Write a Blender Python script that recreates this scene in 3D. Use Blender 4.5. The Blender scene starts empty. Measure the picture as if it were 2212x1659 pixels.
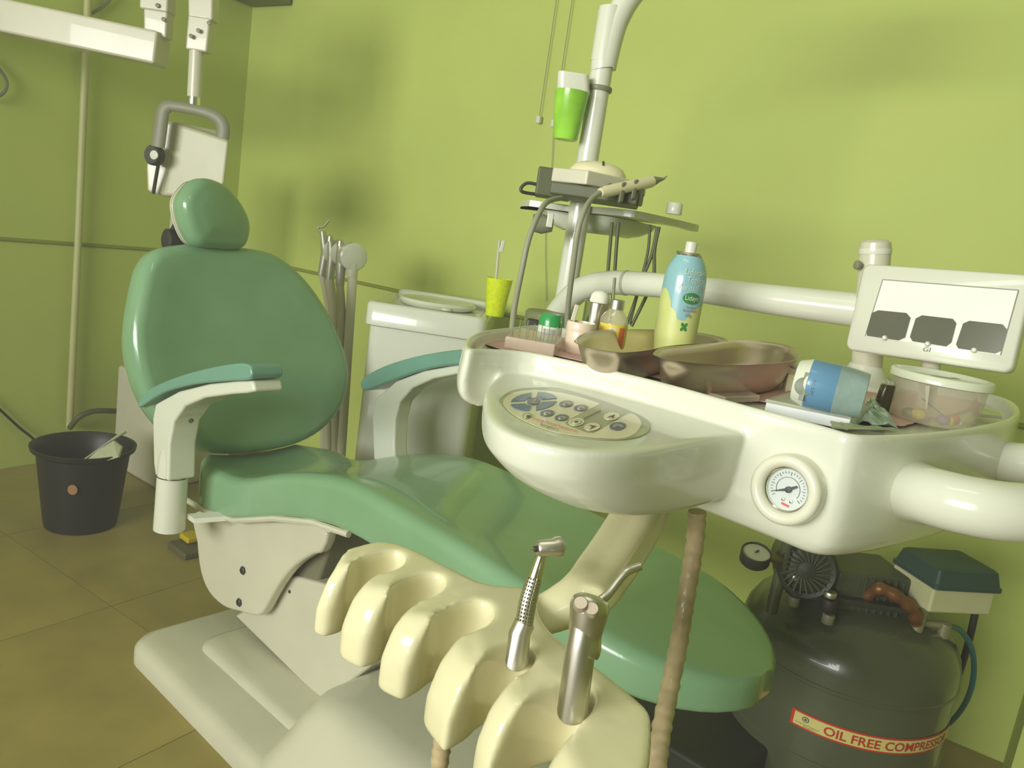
import bpy, bmesh, math, random
from mathutils import Vector as V, Matrix
from math import sin, cos, pi, radians
random.seed(7)
SC = bpy.context.scene
COL = SC.collection
# ------------------------------------------------------------------ camera
H = 1.15; FPX = 1697.0; PIT = radians(10.69); ROL = radians(8.47)
E0 = V((0, 0, H))
F_ = V((0, cos(PIT), -sin(PIT))); R0 = V((1, 0, 0)); U0 = V((0, sin(PIT), cos(PIT)))
R_ = cos(ROL)*R0 + sin(ROL)*U0; U_ = -sin(ROL)*R0 + cos(ROL)*U0
cd = bpy.data.cameras.new('camera'); cam = bpy.data.objects.new('camera', cd); COL.objects.link(cam)
cd.sensor_width = 36; cd.lens = FPX/2212*36; cd.clip_start = .02
M = Matrix((( R_.x, U_.x, -F_.x, 0), (R_.y, U_.y, -F_.y, 0), (R_.z, U_.z, -F_.z, H), (0, 0, 0, 1)))
cam.matrix_world = M
SC.camera = cam
# ------------------------------------------------------------------ light and exposure
W_ = bpy.data.worlds.new('world'); SC.world = W_; W_.use_nodes = True
W_.node_tree.nodes['Background'].inputs[0].default_value = (.85, .92, 1, 1)
W_.node_tree.nodes['Background'].inputs[1].default_value = .15
vs_ = W_.node_tree.nodes.new('ShaderNodeVolumeScatter'); vs_.inputs['Density'].default_value = .045; vs_.inputs['Color'].default_value = (1, .98, .86, 1)
W_.node_tree.links.new(vs_.outputs[0], W_.node_tree.nodes['World Output'].inputs['Volume'])
A_ = .57; CX, CY = -1.359, 3.632
bV = V((cos(A_), -sin(A_), 0)); wV = V((-sin(A_), -cos(A_), 0)); CO = V((CX, CY, 0))
def RM(u, w, z=0): return CO + bV*u + wV*w + V((0, 0, z))       # room frame -> world
def area(name, loc, aim, sx, sy, power, col):
    l = bpy.data.lights.new(name, 'AREA'); l.shape = 'RECTANGLE'; l.size = sx; l.size_y = sy
    l.energy = power; l.color = col
    o = bpy.data.objects.new(name, l); COL.objects.link(o); o.location = loc
    o.rotation_euler = (V(aim)-V(loc)).to_track_quat('-Z', 'Y').to_euler(); return o
area('window_daylight', RM(2.1, 5.52, 1.65), RM(2.0, 0, 1.45), 2.6, 1.2, 64, (1, .99, .93)).data.spread = radians(98)
area('ceiling_tube', RM(2.6, 2.2, 2.58), RM(2.6, 2.1, 0), 1.1, .10, 3, (1, .98, .9))
SC.view_settings.view_transform = 'Standard'; SC.view_settings.look = 'None'
SC.view_settings.gamma = 1; SC.view_settings.use_curve_mapping = False
SC.view_settings.exposure = 0.35
# ------------------------------------------------------------------ helpers
def ray(px, py): return F_ + R_*((px-1106)/FPX) - U_*((py-829.5)/FPX)
def PY(px, py, y): d = ray(px, py); return E0 + d*(y/d.y)                 # point at world depth y
def PZ(px, py, z): d = ray(px, py); return E0 + d*((z-H)/d.z)             # point at height z
def PP(px, py, O, n): d = ray(px, py); return E0 + d*((V(O)-E0).dot(n)/d.dot(n))
def PW(px, py, off=0): return PP(px, py, RM(0, off), wV)                   # on the back wall
def PL(px, py, off=0): return PP(px, py, RM(off, 0), bV)                   # on the left wall
def lin(c):
    return tuple(((x/255)/12.92 if x/255 <= .04045 else ((x/255+.055)/1.055)**2.4) for x in c)
MATS = {}
def mat(name, c, rough=.4, metal=0, var=.04, scale=6, bump=0, coat=0, trans=0, alpha=1, spec=.5, ior=1.45, c2=None, emit=0):
    if name in MATS: return MATS[name]
    m = bpy.data.materials.new(name); m.use_nodes = True; nt = m.node_tree; N = nt.nodes; b = N['Principled BSDF']
    tc = N.new('ShaderNodeTexCoord'); nz = N.new('ShaderNodeTexNoise'); nz.inputs['Scale'].default_value = scale; nz.inputs['Detail'].default_value = 4
    nt.links.new(tc.outputs['Object'], nz.inputs['Vector'])
    cr = N.new('ShaderNodeValToRGB'); L = lin(c); e = cr.color_ramp.elements
    L2 = lin(c2) if c2 else tuple(max(0, x*(1-var*2.2)) for x in L)
    e[0].color = (*L2, 1); e[1].color = (*(tuple(min(1, x*(1+var)) for x in L)), 1); e[0].position = .3; e[1].position = .68
    nt.links.new(nz.outputs['Fac'], cr.inputs['Fac']); nt.links.new(cr.outputs['Color'], b.inputs['Base Color'])
    b.inputs['Roughness'].default_value = rough; b.inputs['Metallic'].default_value = metal
    b.inputs['Coat Weight'].default_value = coat; b.inputs['Transmission Weight'].default_value = trans
    b.inputs['Alpha'].default_value = alpha; b.inputs['IOR'].default_value = ior; b.inputs['Specular IOR Level'].default_value = spec
    if emit:
        nt.links.new(cr.outputs['Color'], b.inputs['Emission Color']); b.inputs['Emission Strength'].default_value = emit
    if bump:
        n2 = N.new('ShaderNodeTexNoise'); n2.inputs['Scale'].default_value = scale*12; bp = N.new('ShaderNodeBump')
        bp.inputs['Strength'].default_value = bump; bp.inputs['Distance'].default_value = .004
        nt.links.new(tc.outputs['Object'], n2.inputs['Vector']); nt.links.new(n2.outputs['Fac'], bp.inputs['Height']); nt.links.new(bp.outputs['Normal'], b.inputs['Normal'])
    MATS[name] = m; return m
def wloc(o):
    p = V((0, 0, 0))
    while o: p = p + V(o.location); o = o.parent
    return p
def tag(o, label=None, cat=None, group=None, kind=None):
    for k, v in (('label', label), ('category', cat), ('group', group), ('kind', kind)):
        if v: o[k] = v
    return o
def thing(name, label, cat, loc, group=None):
    o = bpy.data.objects.new(name, None); COL.objects.link(o); o.location = V(loc); o.empty_display_size = .05
    return tag(o, label, cat, group)
def mesh(name, vf, m, parent=None, smooth=True, ang=40, bevel=0, seg=3, sub=0, label=None, cat=None, group=None, kind=None, solid=0, mats=None, mi=None):
    vs, fs = vf; vs = [V(v) for v in vs]
    if parent: off = wloc(parent)
    else:
        lo = [min(v[i] for v in vs) for i in range(3)]; hi = [max(v[i] for v in vs) for i in range(3)]
        off = V(((lo[0]+hi[0])/2, (lo[1]+hi[1])/2, lo[2]))
    me = bpy.data.meshes.new(name); me.from_pydata([tuple(v-off) for v in vs], [], fs); me.update()
    bm = bmesh.new(); bm.from_mesh(me); bmesh.ops.recalc_face_normals(bm, faces=bm.faces[:]); bm.to_mesh(me); bm.free()
    for mm in ([m] + (mats or [])): me.materials.append(mm)
    if mi:
        for p, k in zip(me.polygons, mi): p.material_index = k
    if smooth:
        me.polygons.foreach_set('use_smooth', [True]*len(me.polygons))
        if not sub: me.set_sharp_from_angle(angle=radians(ang))
    o = bpy.data.objects.new(name, me); COL.objects.link(o)
    if parent: o.parent = parent
    else: o.location = off
    if solid:
        s = o.modifiers.new('s', 'SOLIDIFY'); s.thickness = solid; s.offset = 0
    if bevel:
        b = o.modifiers.new('b', 'BEVEL'); b.width = bevel; b.segments = seg; b.limit_method = 'ANGLE'; b.angle_limit = radians(35); b.harden_normals = False
        me.polygons.foreach_set('use_smooth', [True]*len(me.polygons))
        if hasattr(me, 'attributes') and 'sharp_edge' in me.attributes: me.attributes.remove(me.attributes['sharp_edge'])
        w = o.modifiers.new('w', 'WEIGHTED_NORMAL'); w.keep_sharp = True
    if sub:
        s = o.modifiers.new('u', 'SUBSURF'); s.levels = sub; s.render_levels = sub
    return tag(o, label, cat, group, kind)
def join(*vfs):
    vs, fs = [], []
    for a, b in vfs:
        n = len(vs); vs += list(a); fs += [[i+n for i in f] for f in b]
    return vs, fs
def smooth_open(pts, k=6):
    P = [V(p) for p in pts]; out = []
    for i in range(len(P)-1):
        a, b, c, d = P[max(i-1, 0)], P[i], P[i+1], P[min(i+2, len(P)-1)]
        for j in range(k):
            t = j/k; out.append(.5*((2*b)+(c-a)*t+(2*a-5*b+4*c-d)*t*t+(3*b-a-3*c+d)*t**3))
    out.append(P[-1]); return out
def smooth_closed(pts, k=4):
    P = [V(p) for p in pts]; n = len(P); out = []
    for i in range(n):
        a, b, c, d = P[i-1], P[i], P[(i+1) % n], P[(i+2) % n]
        for j in range(k):
            t = j/k; out.append(.5*((2*b)+(c-a)*t+(2*a-5*b+4*c-d)*t*t+(3*b-a-3*c+d)*t**3))
    return out
def loft(rings, c0=True, c1=True, closed=True, fan=True):
    n = len(rings[0]); vs = [v for r in rings for v in r]; fs = []
    for i in range(len(rings)-1):
        for j in range(n if closed else n-1):
            a = i*n+j; b = i*n+(j+1) % n; fs.append([a, b, b+n, a+n])
    fan = fan and n > 40
    L = len(vs)
    if c0 and not fan: fs.append(list(range(n))[::-1])
    if c1 and not fan: fs.append([L-n+j for j in range(n)])
    if fan:
        for on, r, b in ((c0, rings[0], 0), (c1, rings[-1], L-n)):
            if on: vs.append(sum((V(p) for p in r), V((0, 0, 0)))/n); fs += [[b+j, b+(j+1) % n, len(vs)-1] for j in range(n)]
    return vs, fs
def tube(pts, r, seg=12, caps=True, flat=1.0, up=None):
    P = [V(p) for p in pts]; rings = []; prev = None
    rr = r if isinstance(r, (list, tuple)) else [r]*len(P)
    if len(rr) != len(P): rr = [rr[min(len(rr)-1, int(i*(len(rr)-1)/(len(P)-1)))]*(1-((i*(len(rr)-1)/(len(P)-1)) % 1)) + rr[min(len(rr)-1, int(i*(len(rr)-1)/(len(P)-1))+1)]*((i*(len(rr)-1)/(len(P)-1)) % 1) for i in range(len(P))]
    for i, p in enumerate(P):
        t = (P[min(i+1, len(P)-1)]-P[max(i-1, 0)]).normalized()
        if prev is None:
            x = V(up) if up else (V((0, 0, 1)) if abs(t.z) < .9 else V((1, 0, 0)))
        else: x = prev
        x = (x - t*x.dot(t)).normalized(); prev = x; y = t.cross(x)
        rings.append([p + x*(rr[i]*flat*cos(2*pi*k/seg)) + y*(rr[i]*sin(2*pi*k/seg)) for k in range(seg)])
    return loft(rings, caps, caps)
def lathe(prof, O, ax=(0, 0, 1), seg=32, c0=True, c1=True, arc=None):
    ax = V(ax).normalized(); x = V((1, 0, 0)) if abs(ax.x) < .9 else V((0, 1, 0)); x = (x-ax*x.dot(ax)).normalized(); y = ax.cross(x)
    O = V(O); return loft([[O+ax*h+(x*cos(2*pi*k/seg)+y*sin(2*pi*k/seg))*max(r, 1e-5) for k in range(seg)] for r, h in prof], c0, c1)
def box(c, s, X=(1, 0, 0), Y=(0, 1, 0), Z=(0, 0, 1)):
    c, X, Y, Z = V(c), V(X).normalized(), V(Y).normalized(), V(Z).normalized()
    vs = [c+X*(sx*s[0]/2)+Y*(sy*s[1]/2)+Z*(sz*s[2]/2) for sz in (-1, 1) for sy in (-1, 1) for sx in (-1, 1)]
    return vs, [[0, 2, 3, 1], [4, 5, 7, 6], [0, 1, 5, 4], [2, 6, 7, 3], [0, 4, 6, 2], [1, 3, 7, 5]]
def prism(pts, d):
    d = V(d); return loft([[V(p) for p in pts], [V(p)+d for p in pts]], fan=False)
def cen(pts):
    c = V((0, 0, 0))
    for p in pts: c += p
    return c/len(pts)
def scl(pts, k, d=(0, 0, 0)):
    c = cen(pts); return [c+(p-c)*k+V(d) for p in pts]
def inset(pts, n, d, off=(0, 0, 0)):
    """move a closed planar outline inward by a distance d"""
    n = V(n).normalized(); c = cen(pts); out = []; N = len(pts)
    area = sum(((pts[i]-c).cross(pts[(i+1) % N]-c)).dot(n) for i in range(N)); s = 1 if area > 0 else -1
    for i in range(N):
        t = (pts[(i+1) % N]-pts[i-1]).normalized(); out.append(pts[i]+n.cross(t)*(s*d)+V(off))
    return out
def pillow(out, n, T, crown=.02, rnd=.02):
    """cushion: closed outline in the front plane, n = front normal, T thickness behind"""
    n = V(n).normalized(); R = [scl(out, .90, -n*T), scl(out, .96, -n*T)]
    for k in range(5):
        a = pi/2*k/4; R.append(inset(out, n, rnd*(1-sin(a))*.6, -n*(T-rnd*(1-cos(a)))))
    R.append(inset(out, n, 0, -n*rnd*1.2))
    for k in range(1, 6):
        a = pi/2*k/5; R.append(inset(out, n, rnd*(1-cos(a)), -n*rnd*(1-sin(a))+n*.0))
    b = R[-1]
    for k, h in ((.85, .45), (.65, .75), (.4, .93), (.15, 1)): R.append(scl(b, k, n*crown*h))
    return loft(R)
def ell(O, u, v, a, b, n=32, a0=0): return [V(O)+V(u)*(a*cos(a0+2*pi*k/n))+V(v)*(b*sin(a0+2*pi*k/n)) for k in range(n)]
def rrect(O, u, v, w, h, r, n=5):
    out = []
    for (sx, sy, a) in ((1, 1, 0), (-1, 1, pi/2), (-1, -1, pi), (1, -1, 1.5*pi)):
        for k in range(n+1):
            t = a+pi/2*k/n; out.append(V(O)+V(u)*(sx*(w/2-r)+r*cos(t))+V(v)*(sy*(h/2-r)+r*sin(t)))
    return out
def text(s, fn, size, m, parent, name='lettering', width=None, bold=.0, name_label=None):
    """lettering mesh; fn maps (x, y) of the flat text to world"""
    cu = bpy.data.curves.new('t', 'FONT'); cu.body = s; cu.size = size; cu.align_x = 'LEFT'; cu.offset = bold; cu.resolution_u = 3
    o = bpy.data.objects.new('t', cu); COL.objects.link(o); bpy.context.view_layer.update()
    me = bpy.data.meshes.new_from_object(o); bpy.data.objects.remove(o)
    bm = bmesh.new(); bm.from_mesh(me)
    xs = [v.co.x for v in bm.verts]; w = max(xs)-min(xs); k = (width/w) if width else 1; x0 = min(xs)
    vs = [fn((v.co.x-x0)*k, v.co.y) for v in bm.verts]; bm.verts.index_update(); fs = [[v.index for v in f.verts] for f in bm.faces]; bm.free()
    return mesh(name, (vs, fs), m, parent, smooth=False)
def flat(name, pts, m, parent, **k): return mesh(name, ([V(p) for p in pts], [list(range(len(pts)))]), m, parent, smooth=False, **k)
# ------------------------------------------------------------------ materials
wallm = mat('lime_wall_paint', (192, 206, 106), .6, var=.03, scale=1.5, bump=.05)
ceilm = mat('ceiling_paint', (225, 228, 205), .8)
tilem = mat('vinyl_tile', (156, 142, 74), .5, var=.08, scale=5)
groutm = mat('tile_joint', (146, 133, 70), .8)
white = mat('white_plastic', (216, 219, 200), .22, var=.015, coat=.3)
offw = mat('aged_white_enamel', (206, 204, 180), .3, var=.03, coat=.2)
cream = mat('cream_plastic', (222, 217, 176), .2, var=.015, coat=.35)
consm = mat('console_plastic', (222, 222, 200), .2, var=.01, coat=.4)
vinyl = mat('teal_vinyl', (130, 168, 130), .24, var=.05, scale=4, coat=.35, bump=.02, c2=(118, 158, 116))
vinyl2 = mat('teal_vinyl_piping', (112, 158, 138), .3, coat=.3)
dark = mat('dark_plastic', (52, 54, 44), .45)
black = mat('black_rubber', (38, 38, 30), .6)
grey = mat('grey_yoke_plastic', (128, 130, 104), .45)
hose = mat('grey_hose', (150, 152, 128), .5)
beige = mat('beige_hose', (188, 170, 132), .35, coat=.3, var=.1, scale=60)
steel = mat('brushed_steel', (214, 210, 196), .36, 1, var=.05, scale=20)
chrome = mat('polished_steel', (230, 226, 212), .18, 1, var=.03)
dsteel = mat('kidney_steel', (202, 186, 170), .3, 1, var=.05)  # pinkish tint puts the pink liner's reflection into the steel colour
# ------------------------------------------------------------------ room shell
ZC = 2.62; UU = 5.2; WW = 5.6
def slab(name, a, b, c, d, m, t): return tag(mesh(name, prism([a, b, c, d], t), m, None, smooth=False), kind='structure')
fl = slab('floor', RM(-.1, -.1, -.05), RM(UU+.1, -.1, -.05), RM(UU+.1, WW+.1, -.05), RM(-.1, WW+.1, -.05), groutm, (0, 0, .046))
ts = .6; proto = None
for i in range(int(UU/ts)+1):
    for j in range(int(WW/ts)+1):
        w = min(ts, UU-i*ts)-.002; d = min(ts, WW-j*ts)-.002
        if w < .05 or d < .05: continue
        c = RM(i*ts+w/2+.0015, j*ts+d/2+.0015, -.002)
        full = w > ts-.01 and d > ts-.01
        if full and proto:
            o = proto.copy(); COL.objects.link(o); o.location = c - wloc(fl); o.parent = fl; continue
        me = mesh('floor_tile', box((0, 0, 0), (w, d, .005), bV, wV), tilem, None, smooth=False)
        me.location = c - wloc(fl); me.parent = fl
        me.data.transform(Matrix.Translation((0, 0, -.0025)))
        if full: proto = me
slab('wall_back', RM(-.1, 0), RM(UU+.1, 0), RM(UU+.1, -.1), RM(-.1, -.1), wallm, (0, 0, ZC))
slab('wall_left', RM(0, -.1), RM(0, WW+.1), RM(-.1, WW+.1), RM(-.1, -.1), wallm, (0, 0, ZC))
slab('wall_right', RM(UU, -.1), RM(UU, WW+.1), RM(UU+.1, WW+.1), RM(UU+.1, -.1), wallm, (0, 0, ZC))
slab('ceiling', RM(-.1, -.1, ZC), RM(UU+.1, -.1, ZC), RM(UU+.1, WW+.1, ZC), RM(-.1, WW+.1, ZC), ceilm, (0, 0, .1))
slab('trim_3', RM(3.285, 0), RM(3.62, 0), RM(3.62, .22), RM(3.285, .22), wallm, (0, 0, ZC))
# front wall (behind the camera) with a window opening
x0, x1, z0, z1 = .7, 3.5, 1.0, 2.3
def wq(u0, u1, a, b): return prism([RM(u0, WW, a), RM(u1, WW, a), RM(u1, WW+.1, a), RM(u0, WW+.1, a)], (0, 0, b-a))
tag(mesh('wall_front', join(wq(-.1, x0, 0, ZC), wq(x1, UU+.1, 0, ZC), wq(x0, x1, 0, z0), wq(x0, x1, z1, ZC)), wallm, None, smooth=False), kind='structure')
win = tag(mesh('window_1', join(wq(x0, x0+.06, z0, z1), wq(x1-.06, x1, z0, z1), wq(x0, x1, z0, z0+.06), wq(x0, x1, z1-.06, z1), wq(1.6, 1.66, z0, z1), wq(2.54, 2.6, z0, z1)), offw, None, smooth=False), kind='structure')
# dado mouldings, darkened in colour to imitate the ledge's shadow line
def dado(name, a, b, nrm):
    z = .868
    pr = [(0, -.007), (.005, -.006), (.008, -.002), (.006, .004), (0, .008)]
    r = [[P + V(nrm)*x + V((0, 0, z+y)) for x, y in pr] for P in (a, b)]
    return tag(mesh(name, loft(r), mat('trim_shadow_tone', (138, 148, 52), .6), None, ang=30), kind='structure')
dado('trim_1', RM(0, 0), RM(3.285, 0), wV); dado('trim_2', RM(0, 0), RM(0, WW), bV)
# wall cabinet high in the corner
a = PW(640, 12); zz = a.z; uu = (a-CO).dot(bV)
cb = thing('wall_shelf', 'dark green board shelf high up in the left corner of the room', 'shelf', RM(uu/2, .02, zz))
mesh('shelf_board', prism([RM(.01, .01, zz), RM(uu-.02, .01, zz), RM(uu-.02, .2, zz), RM(.01, .2, zz)], (0, 0, .05)), mat('shelf_paint', (118, 124, 62), .6), cb, bevel=.004)
# ------------------------------------------------------------------ dental chair (frame: s forward, t to the far side)
CT = radians(40); eS = V((cos(CT), -sin(CT), 0)); mT = V((sin(CT), cos(CT), 0)); CH0 = V((-.63, 1.98, 0)); UP = V((0, 0, 1))
def CH(s, t, z): return CH0 + eS*s + mT*t + UP*z
def CHp(px, py, t): return PP(px, py, CH(0, t, 0), mT)
chair = thing('dental_chair', 'reclining dental patient chair upholstered in teal green vinyl on a pale base', 'dental chair', CH(.35, 0, 0))
# backrest
rc = radians(15); bvv = -eS*sin(rc) + UP*cos(rc); bn = eS*cos(rc) + UP*sin(rc); BO = CH(0, 0, .5)
bo = [PP(x, y, BO, bn) for x, y in [(352, 533), (430, 523), (520, 530), (598, 546), (655, 588), (706, 655), (745, 735), (762, 815), (742, 885), (700, 932), (640, 962), (560, 976), (480, 980), (410, 958), (345, 905), (303, 820), (288, 720), (303, 615), (320, 562)]]
mesh('backrest', pillow(smooth_closed(bo, 4), bn, .085, -.012, .03), vinyl, chair, ang=60)
mesh('backrest_shell', pillow(scl(smooth_closed(bo, 4), .93, -bn*.08), bn, .04, 0, .01), offw, chair, ang=60)
# headrest
hc = PP(462, 465, BO + bvv*.62 + bn*.05, eS); hn = (eS + UP*.2 + V((.32, 0, 0))).normalized()
ho = [PP(x, y, hc, hn) for x, y in [(418, 402), (438, 385), (466, 385), (500, 402), (532, 440), (549, 482), (545, 520), (527, 538), (478, 536), (440, 530), (420, 505), (406, 462), (404, 428)]]
mesh('headrest', pillow(smooth_closed(ho, 4), hn, .065, .008, .028), vinyl, chair, ang=60)
mesh('headrest_backplate', pillow(scl(smooth_closed(ho, 4), .95, -hn*.062), hn, .012, 0, .004), offw, chair, ang=60)
hb = hc - hn*.08
mesh('headrest_bracket', tube([hb+UP*.045, hb, hb-UP*.07-eS*.02, BO+bvv*.46-bn*.1], .014, 10), dark, chair)
mesh('adjusting_knob', lathe([(.018, -.035), (.028, -.03), (.03, 0), (.028, .03), (.016, .035)], hb - UP*.065 - eS*.01 - mT*.03, mT, 20), black, chair)
mesh('adjusting_lever', tube([hb+UP*.02-mT*.02, hb-UP*.04-mT*.045-eS*.01], .008, 8), black, chair)
# seat and leg rest: one long cushion
SZ = [(-.05, .487, .11), (.05, .487, .105), (.18, .505, .10), (.34, .568, .10), (.48, .61, .10), (.6, .628, .10), (.75, .622, .095), (.9, .615, .09), (1.05, .603, .085), (1.18, .592, .075), (1.27, .578, .07), (1.34, .565, .06), (1.385, .555, .05)]
rings = []
st = smooth_open([V((s, z, th)) for s, z, th in SZ], 3)
for p in st:
    s, z, th = p; T0, T1 = -.17, .23
    if s < .02: T0 += (.02-s)*.5; T1 -= (.02-s)*.9
    if .05 < s < .4: T1 -= .025*sin(pi*(s-.05)/.35)
    if s > 1.14:
        q = min(1, (s-1.14)/.25); w = .2*math.sqrt(max(.02, 1-q*q)); T0, T1 = .03-w, .03+w
    r = .026; ring = []
    n = 6; hw = (T1-T0)/2; cc = (T0+T1)/2
    dip = .012 if s < 1.1 else 0
    for (sx, sz, a) in ((1, 1, 0), (-1, 1, pi/2), (-1, -1, pi), (1, -1, 1.5*pi)):
        for k in range(n+1):
            a2 = a+pi/2*k/n; rr = r if sz > 0 else .012; rr = min(rr, hw*.9, th*.45)
            ring.append(CH(s, cc+sx*(hw-rr)+rr*cos(a2), z-th/2+sz*(th/2-rr)+rr*sin(a2)))
        if (sx, sz) == (1, 1):
            for k in range(1, 6): ring.append(CH(s, cc+(hw-r)*(1-2*k/6), z - dip*sin(pi*k/6)))
    rings.append(ring)
mesh('seat', loft(rings), vinyl, chair, ang=55)
rail = [CH(s, -.165, z-th-.004) for s, z, th in SZ[:6]]
mesh('seat_frame', join(tube(rail, .007, 8), tube([p+mT*.39 for p in rail], .007, 8), box(CH(.28, .03, .46), (.46, .34, .02), eS + UP*.17, mT, UP - eS*.17)), offw, chair)
# arm rests
def arm(name_t, far):
    d = mT*.05
    if not far:
        brk = [(335, 1030), (331, 1000), (329, 905), (335, 872), (385, 845), (450, 829), (510, 823), (545, 822), (550, 846), (530, 850), (500, 852), (440, 860), (398, 878), (374, 912), (365, 960), (363, 1040)]
        pad = [(330, 872), (345, 845), (400, 818), (470, 797), (540, 784), (570, 786), (578, 800), (572, 818), (520, 822), (450, 829), (385, 847), (338, 876)]
    else:
        brk = [(822, 1010), (818, 900), (826, 860), (870, 822), (930, 800), (1000, 788), (1045, 786), (1048, 806), (1000, 808), (950, 818), (905, 838), (878, 868), (868, 905), (866, 960), (868, 1010)]
        pad = [(800, 836), (805, 815), (850, 790), (915, 770), (990, 757), (1045, 755), (1055, 770), (1045, 786), (990, 789), (930, 800), (870, 821), (815, 842)]
    P = lambda x, y: CHp(x, y, name_t)
    if not far: PN = lambda x, y: CHp(x, y, name_t-.028)
    else: PN = P
    dens = lambda L: sum(([PN(*L[i]).lerp(PN(*L[(i+1) % len(L)]), k/3) for k in range(3)] for i in range(len(L))), [])
    db = d*(1.32 if not far else 1)
    b = mesh('armrest', prism([p-d*.5 for p in dens(brk)] if far else dens(brk), db), white, chair, bevel=.016, seg=4)
    mesh('armrest_pad', prism([p-d*.72 for p in smooth_closed([P(x, y) for x, y in pad], 3)], d*1.44), vinyl2, b, bevel=.011, seg=4)
    if not far:
        mesh('screw', lathe([(.005, -.003), (.005, .003)], P(413, 909)+mT*(-.0), -mT+eS, 12), dark, b)
        q0, q1 = P(371, 1148), P(373, 1027); mesh('seam_ring', lathe([(.0352, -.001), (.0359, -.001), (.0359, .001), (.0352, .001)], q1, UP, 32), dark, b); mesh('armrest_post', lathe([(.033, 0), (.0355, .002), (.0345, (q1-q0).z+.01), (.033, (q1-q0).z+.04), (.022, (q1-q0).z+.1)], V((q1.x, q1.y, q0.z)), UP, 36), white, b)
        mesh('armrest_stay', prism([CH(.07, name_t+.03, .378), CH(.12, name_t+.1, .39), CH(.12, name_t+.1, .402), CH(.07, name_t+.03, .39)], eS*.035), white, b, smooth=False)
    return b
arm(-.255, False); arm(.315, True)
# lift mechanism
cv = [(422, 1105), (560, 1122), (695, 1137), (694, 1190), (672, 1199), (636, 1222), (606, 1256), (585, 1290), (566, 1324), (550, 1331), (515, 1322), (480, 1310), (450, 1280), (432, 1235), (424, 1170)]
P = lambda x, y: CHp(x, y, -.13)
mesh('side_cover', prism(smooth_closed([P(x, y) for x, y in cv], 3), mT*.03), offw, chair, bevel=.008, seg=3)
mesh('side_cover', prism([P(x, y)+mT*.29 for x, y in cv], mT*.03), offw, chair, bevel=.008, seg=3)
for x, y in ((526, 1232), (518, 1301)): mesh('bolt', lathe([(.0105, 0), (.0105, .004), (.008, .006), (.003, .006), (.003, .002), (.0001, .002)], P(x, y)-mT*.0, -mT, 6), dark, chair)
mesh('lift_core', prism([CH(-.02, -.08, .2), CH(.4, -.08, .3), CH(.45, -.08, .46), (CH(-.04, -.08, .37))], mT*.24), mat('mechanism_grey', (120, 118, 92), .5), chair, bevel=.01)
P = lambda x, y: CHp(x, y, -.09)
bm_ = [(612, 1238), (700, 1262), (770, 1330), (800, 1440), (700, 1520), (655, 1478), (505, 1330), (560, 1300)]
bm = mesh('lift_arm', prism([P(x, y) for x, y in bm_], mT*.2), offw, chair, bevel=.008)
mesh('screw', lathe([(.004, 0), (.004, .002)], P(626, 1278), -mT, 10), dark, bm)
# base plate, step and hood
def rr_ch(s0, s1, t0, t1, r, z): return rrect(CH((s0+s1)/2, (t0+t1)/2, z), eS, mT, s1-s0, t1-t0, r, 6)
q = [rr_ch(-.03, 1.15, -.31, .30, .07, .0), rr_ch(-.03, 1.15, -.31, .30, .07, .035), rr_ch(-.022, 1.14, -.302, .29, .066, .047), rr_ch(-.005, 1.12, -.285, .27, .06, .055)]
mesh('base_plate', loft(q), offw, chair, ang=60)
q = [rr_ch(.1, 1.1, -.20, .2, .05, .05), rr_ch(.105, 1.1, -.195, .19, .05, .064), rr_ch(.12, 1.08, -.18, .18, .045, .07)]
mesh('base_step', loft(q), offw, chair, ang=60)
q = []
for z, i in ((.05, -.06), (.12, -.025), (.17, -.005), (.195, .012), (.21, .035), (.216, .07)): q.append(rr_ch(.60+i, 1.08-i, -.25+i, .24-i, .07, z))
mesh('base_hood', loft(q), offw, chair, ang=60)
# ------------------------------------------------------------------ foot switch and rag seen beside the chair
q = Z0 = PZ(405, 1180, .02)
ft = thing('foot_switch', 'dark grey foot switch with yellow pedal on the floor behind the chair', 'foot switch', PZ(412, 1185, 0))
mesh('switch_body', box(PZ(412, 1183, .012), (.12, .1, .022), eS, mT), mat('switch_grey', (96, 92, 62), .5), ft, bevel=.006)
mesh('pedal', box(PZ(412, 1160, .035), (.06, .05, .02), eS, mT), mat('pedal_yellow', (205, 180, 20), .5), ft, bevel=.006)
# ------------------------------------------------------------------ waste bin
bc = V((-1.36, 2.46, 0))
binm = mat('black_bin_plastic', (28, 29, 20), .42)
bn_ = thing('waste_bin', 'black round plastic waste bin standing on the floor at the far left', 'waste bin', bc)
mesh('bin_body', lathe([(.10, 0), (.108, .002), (.113, .03), (.138, .25), (.154, .262), (.157, .275), (.150, .275), (.134, .25), (.107, .02), (.0001, .015)], bc, UP, 48), binm, bn_, ang=40)
pc = PY(157, 1058, bc.y-.130)
mesh('round_sticker', lathe([(.016, 0), (.016, .0015)], pc, (-.05, -1, .12), 24), mat('sticker_brown', (150, 108, 60), .6), bn_)
wm = mat('crumpled_wrapper', (196, 200, 170), .5, bump=.4)
wp = [PY(x, y, yy) for x, y, yy in [(180, 1000, 2.37), (212, 972, 2.42), (245, 952, 2.46), (262, 965, 2.44), (255, 988, 2.38), (215, 1000, 2.36)]]
wr = tag(mesh('wrapper', loft([[p for p in wp], [p+V((.0, .012, -.003)) for p in wp]]), wm, None, smooth=False), 'crumpled white plastic wrapper sticking out of the black waste bin', 'wrapper')
tag(mesh('stirrer', tube([PY(172, 1000, 2.37), PY(225, 962, 2.46), PY(270, 932, 2.54)], [.003, .003, .007], 8), wm, None), 'thin pale stick with a broad end leaning out of the waste bin', 'stick')
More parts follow.
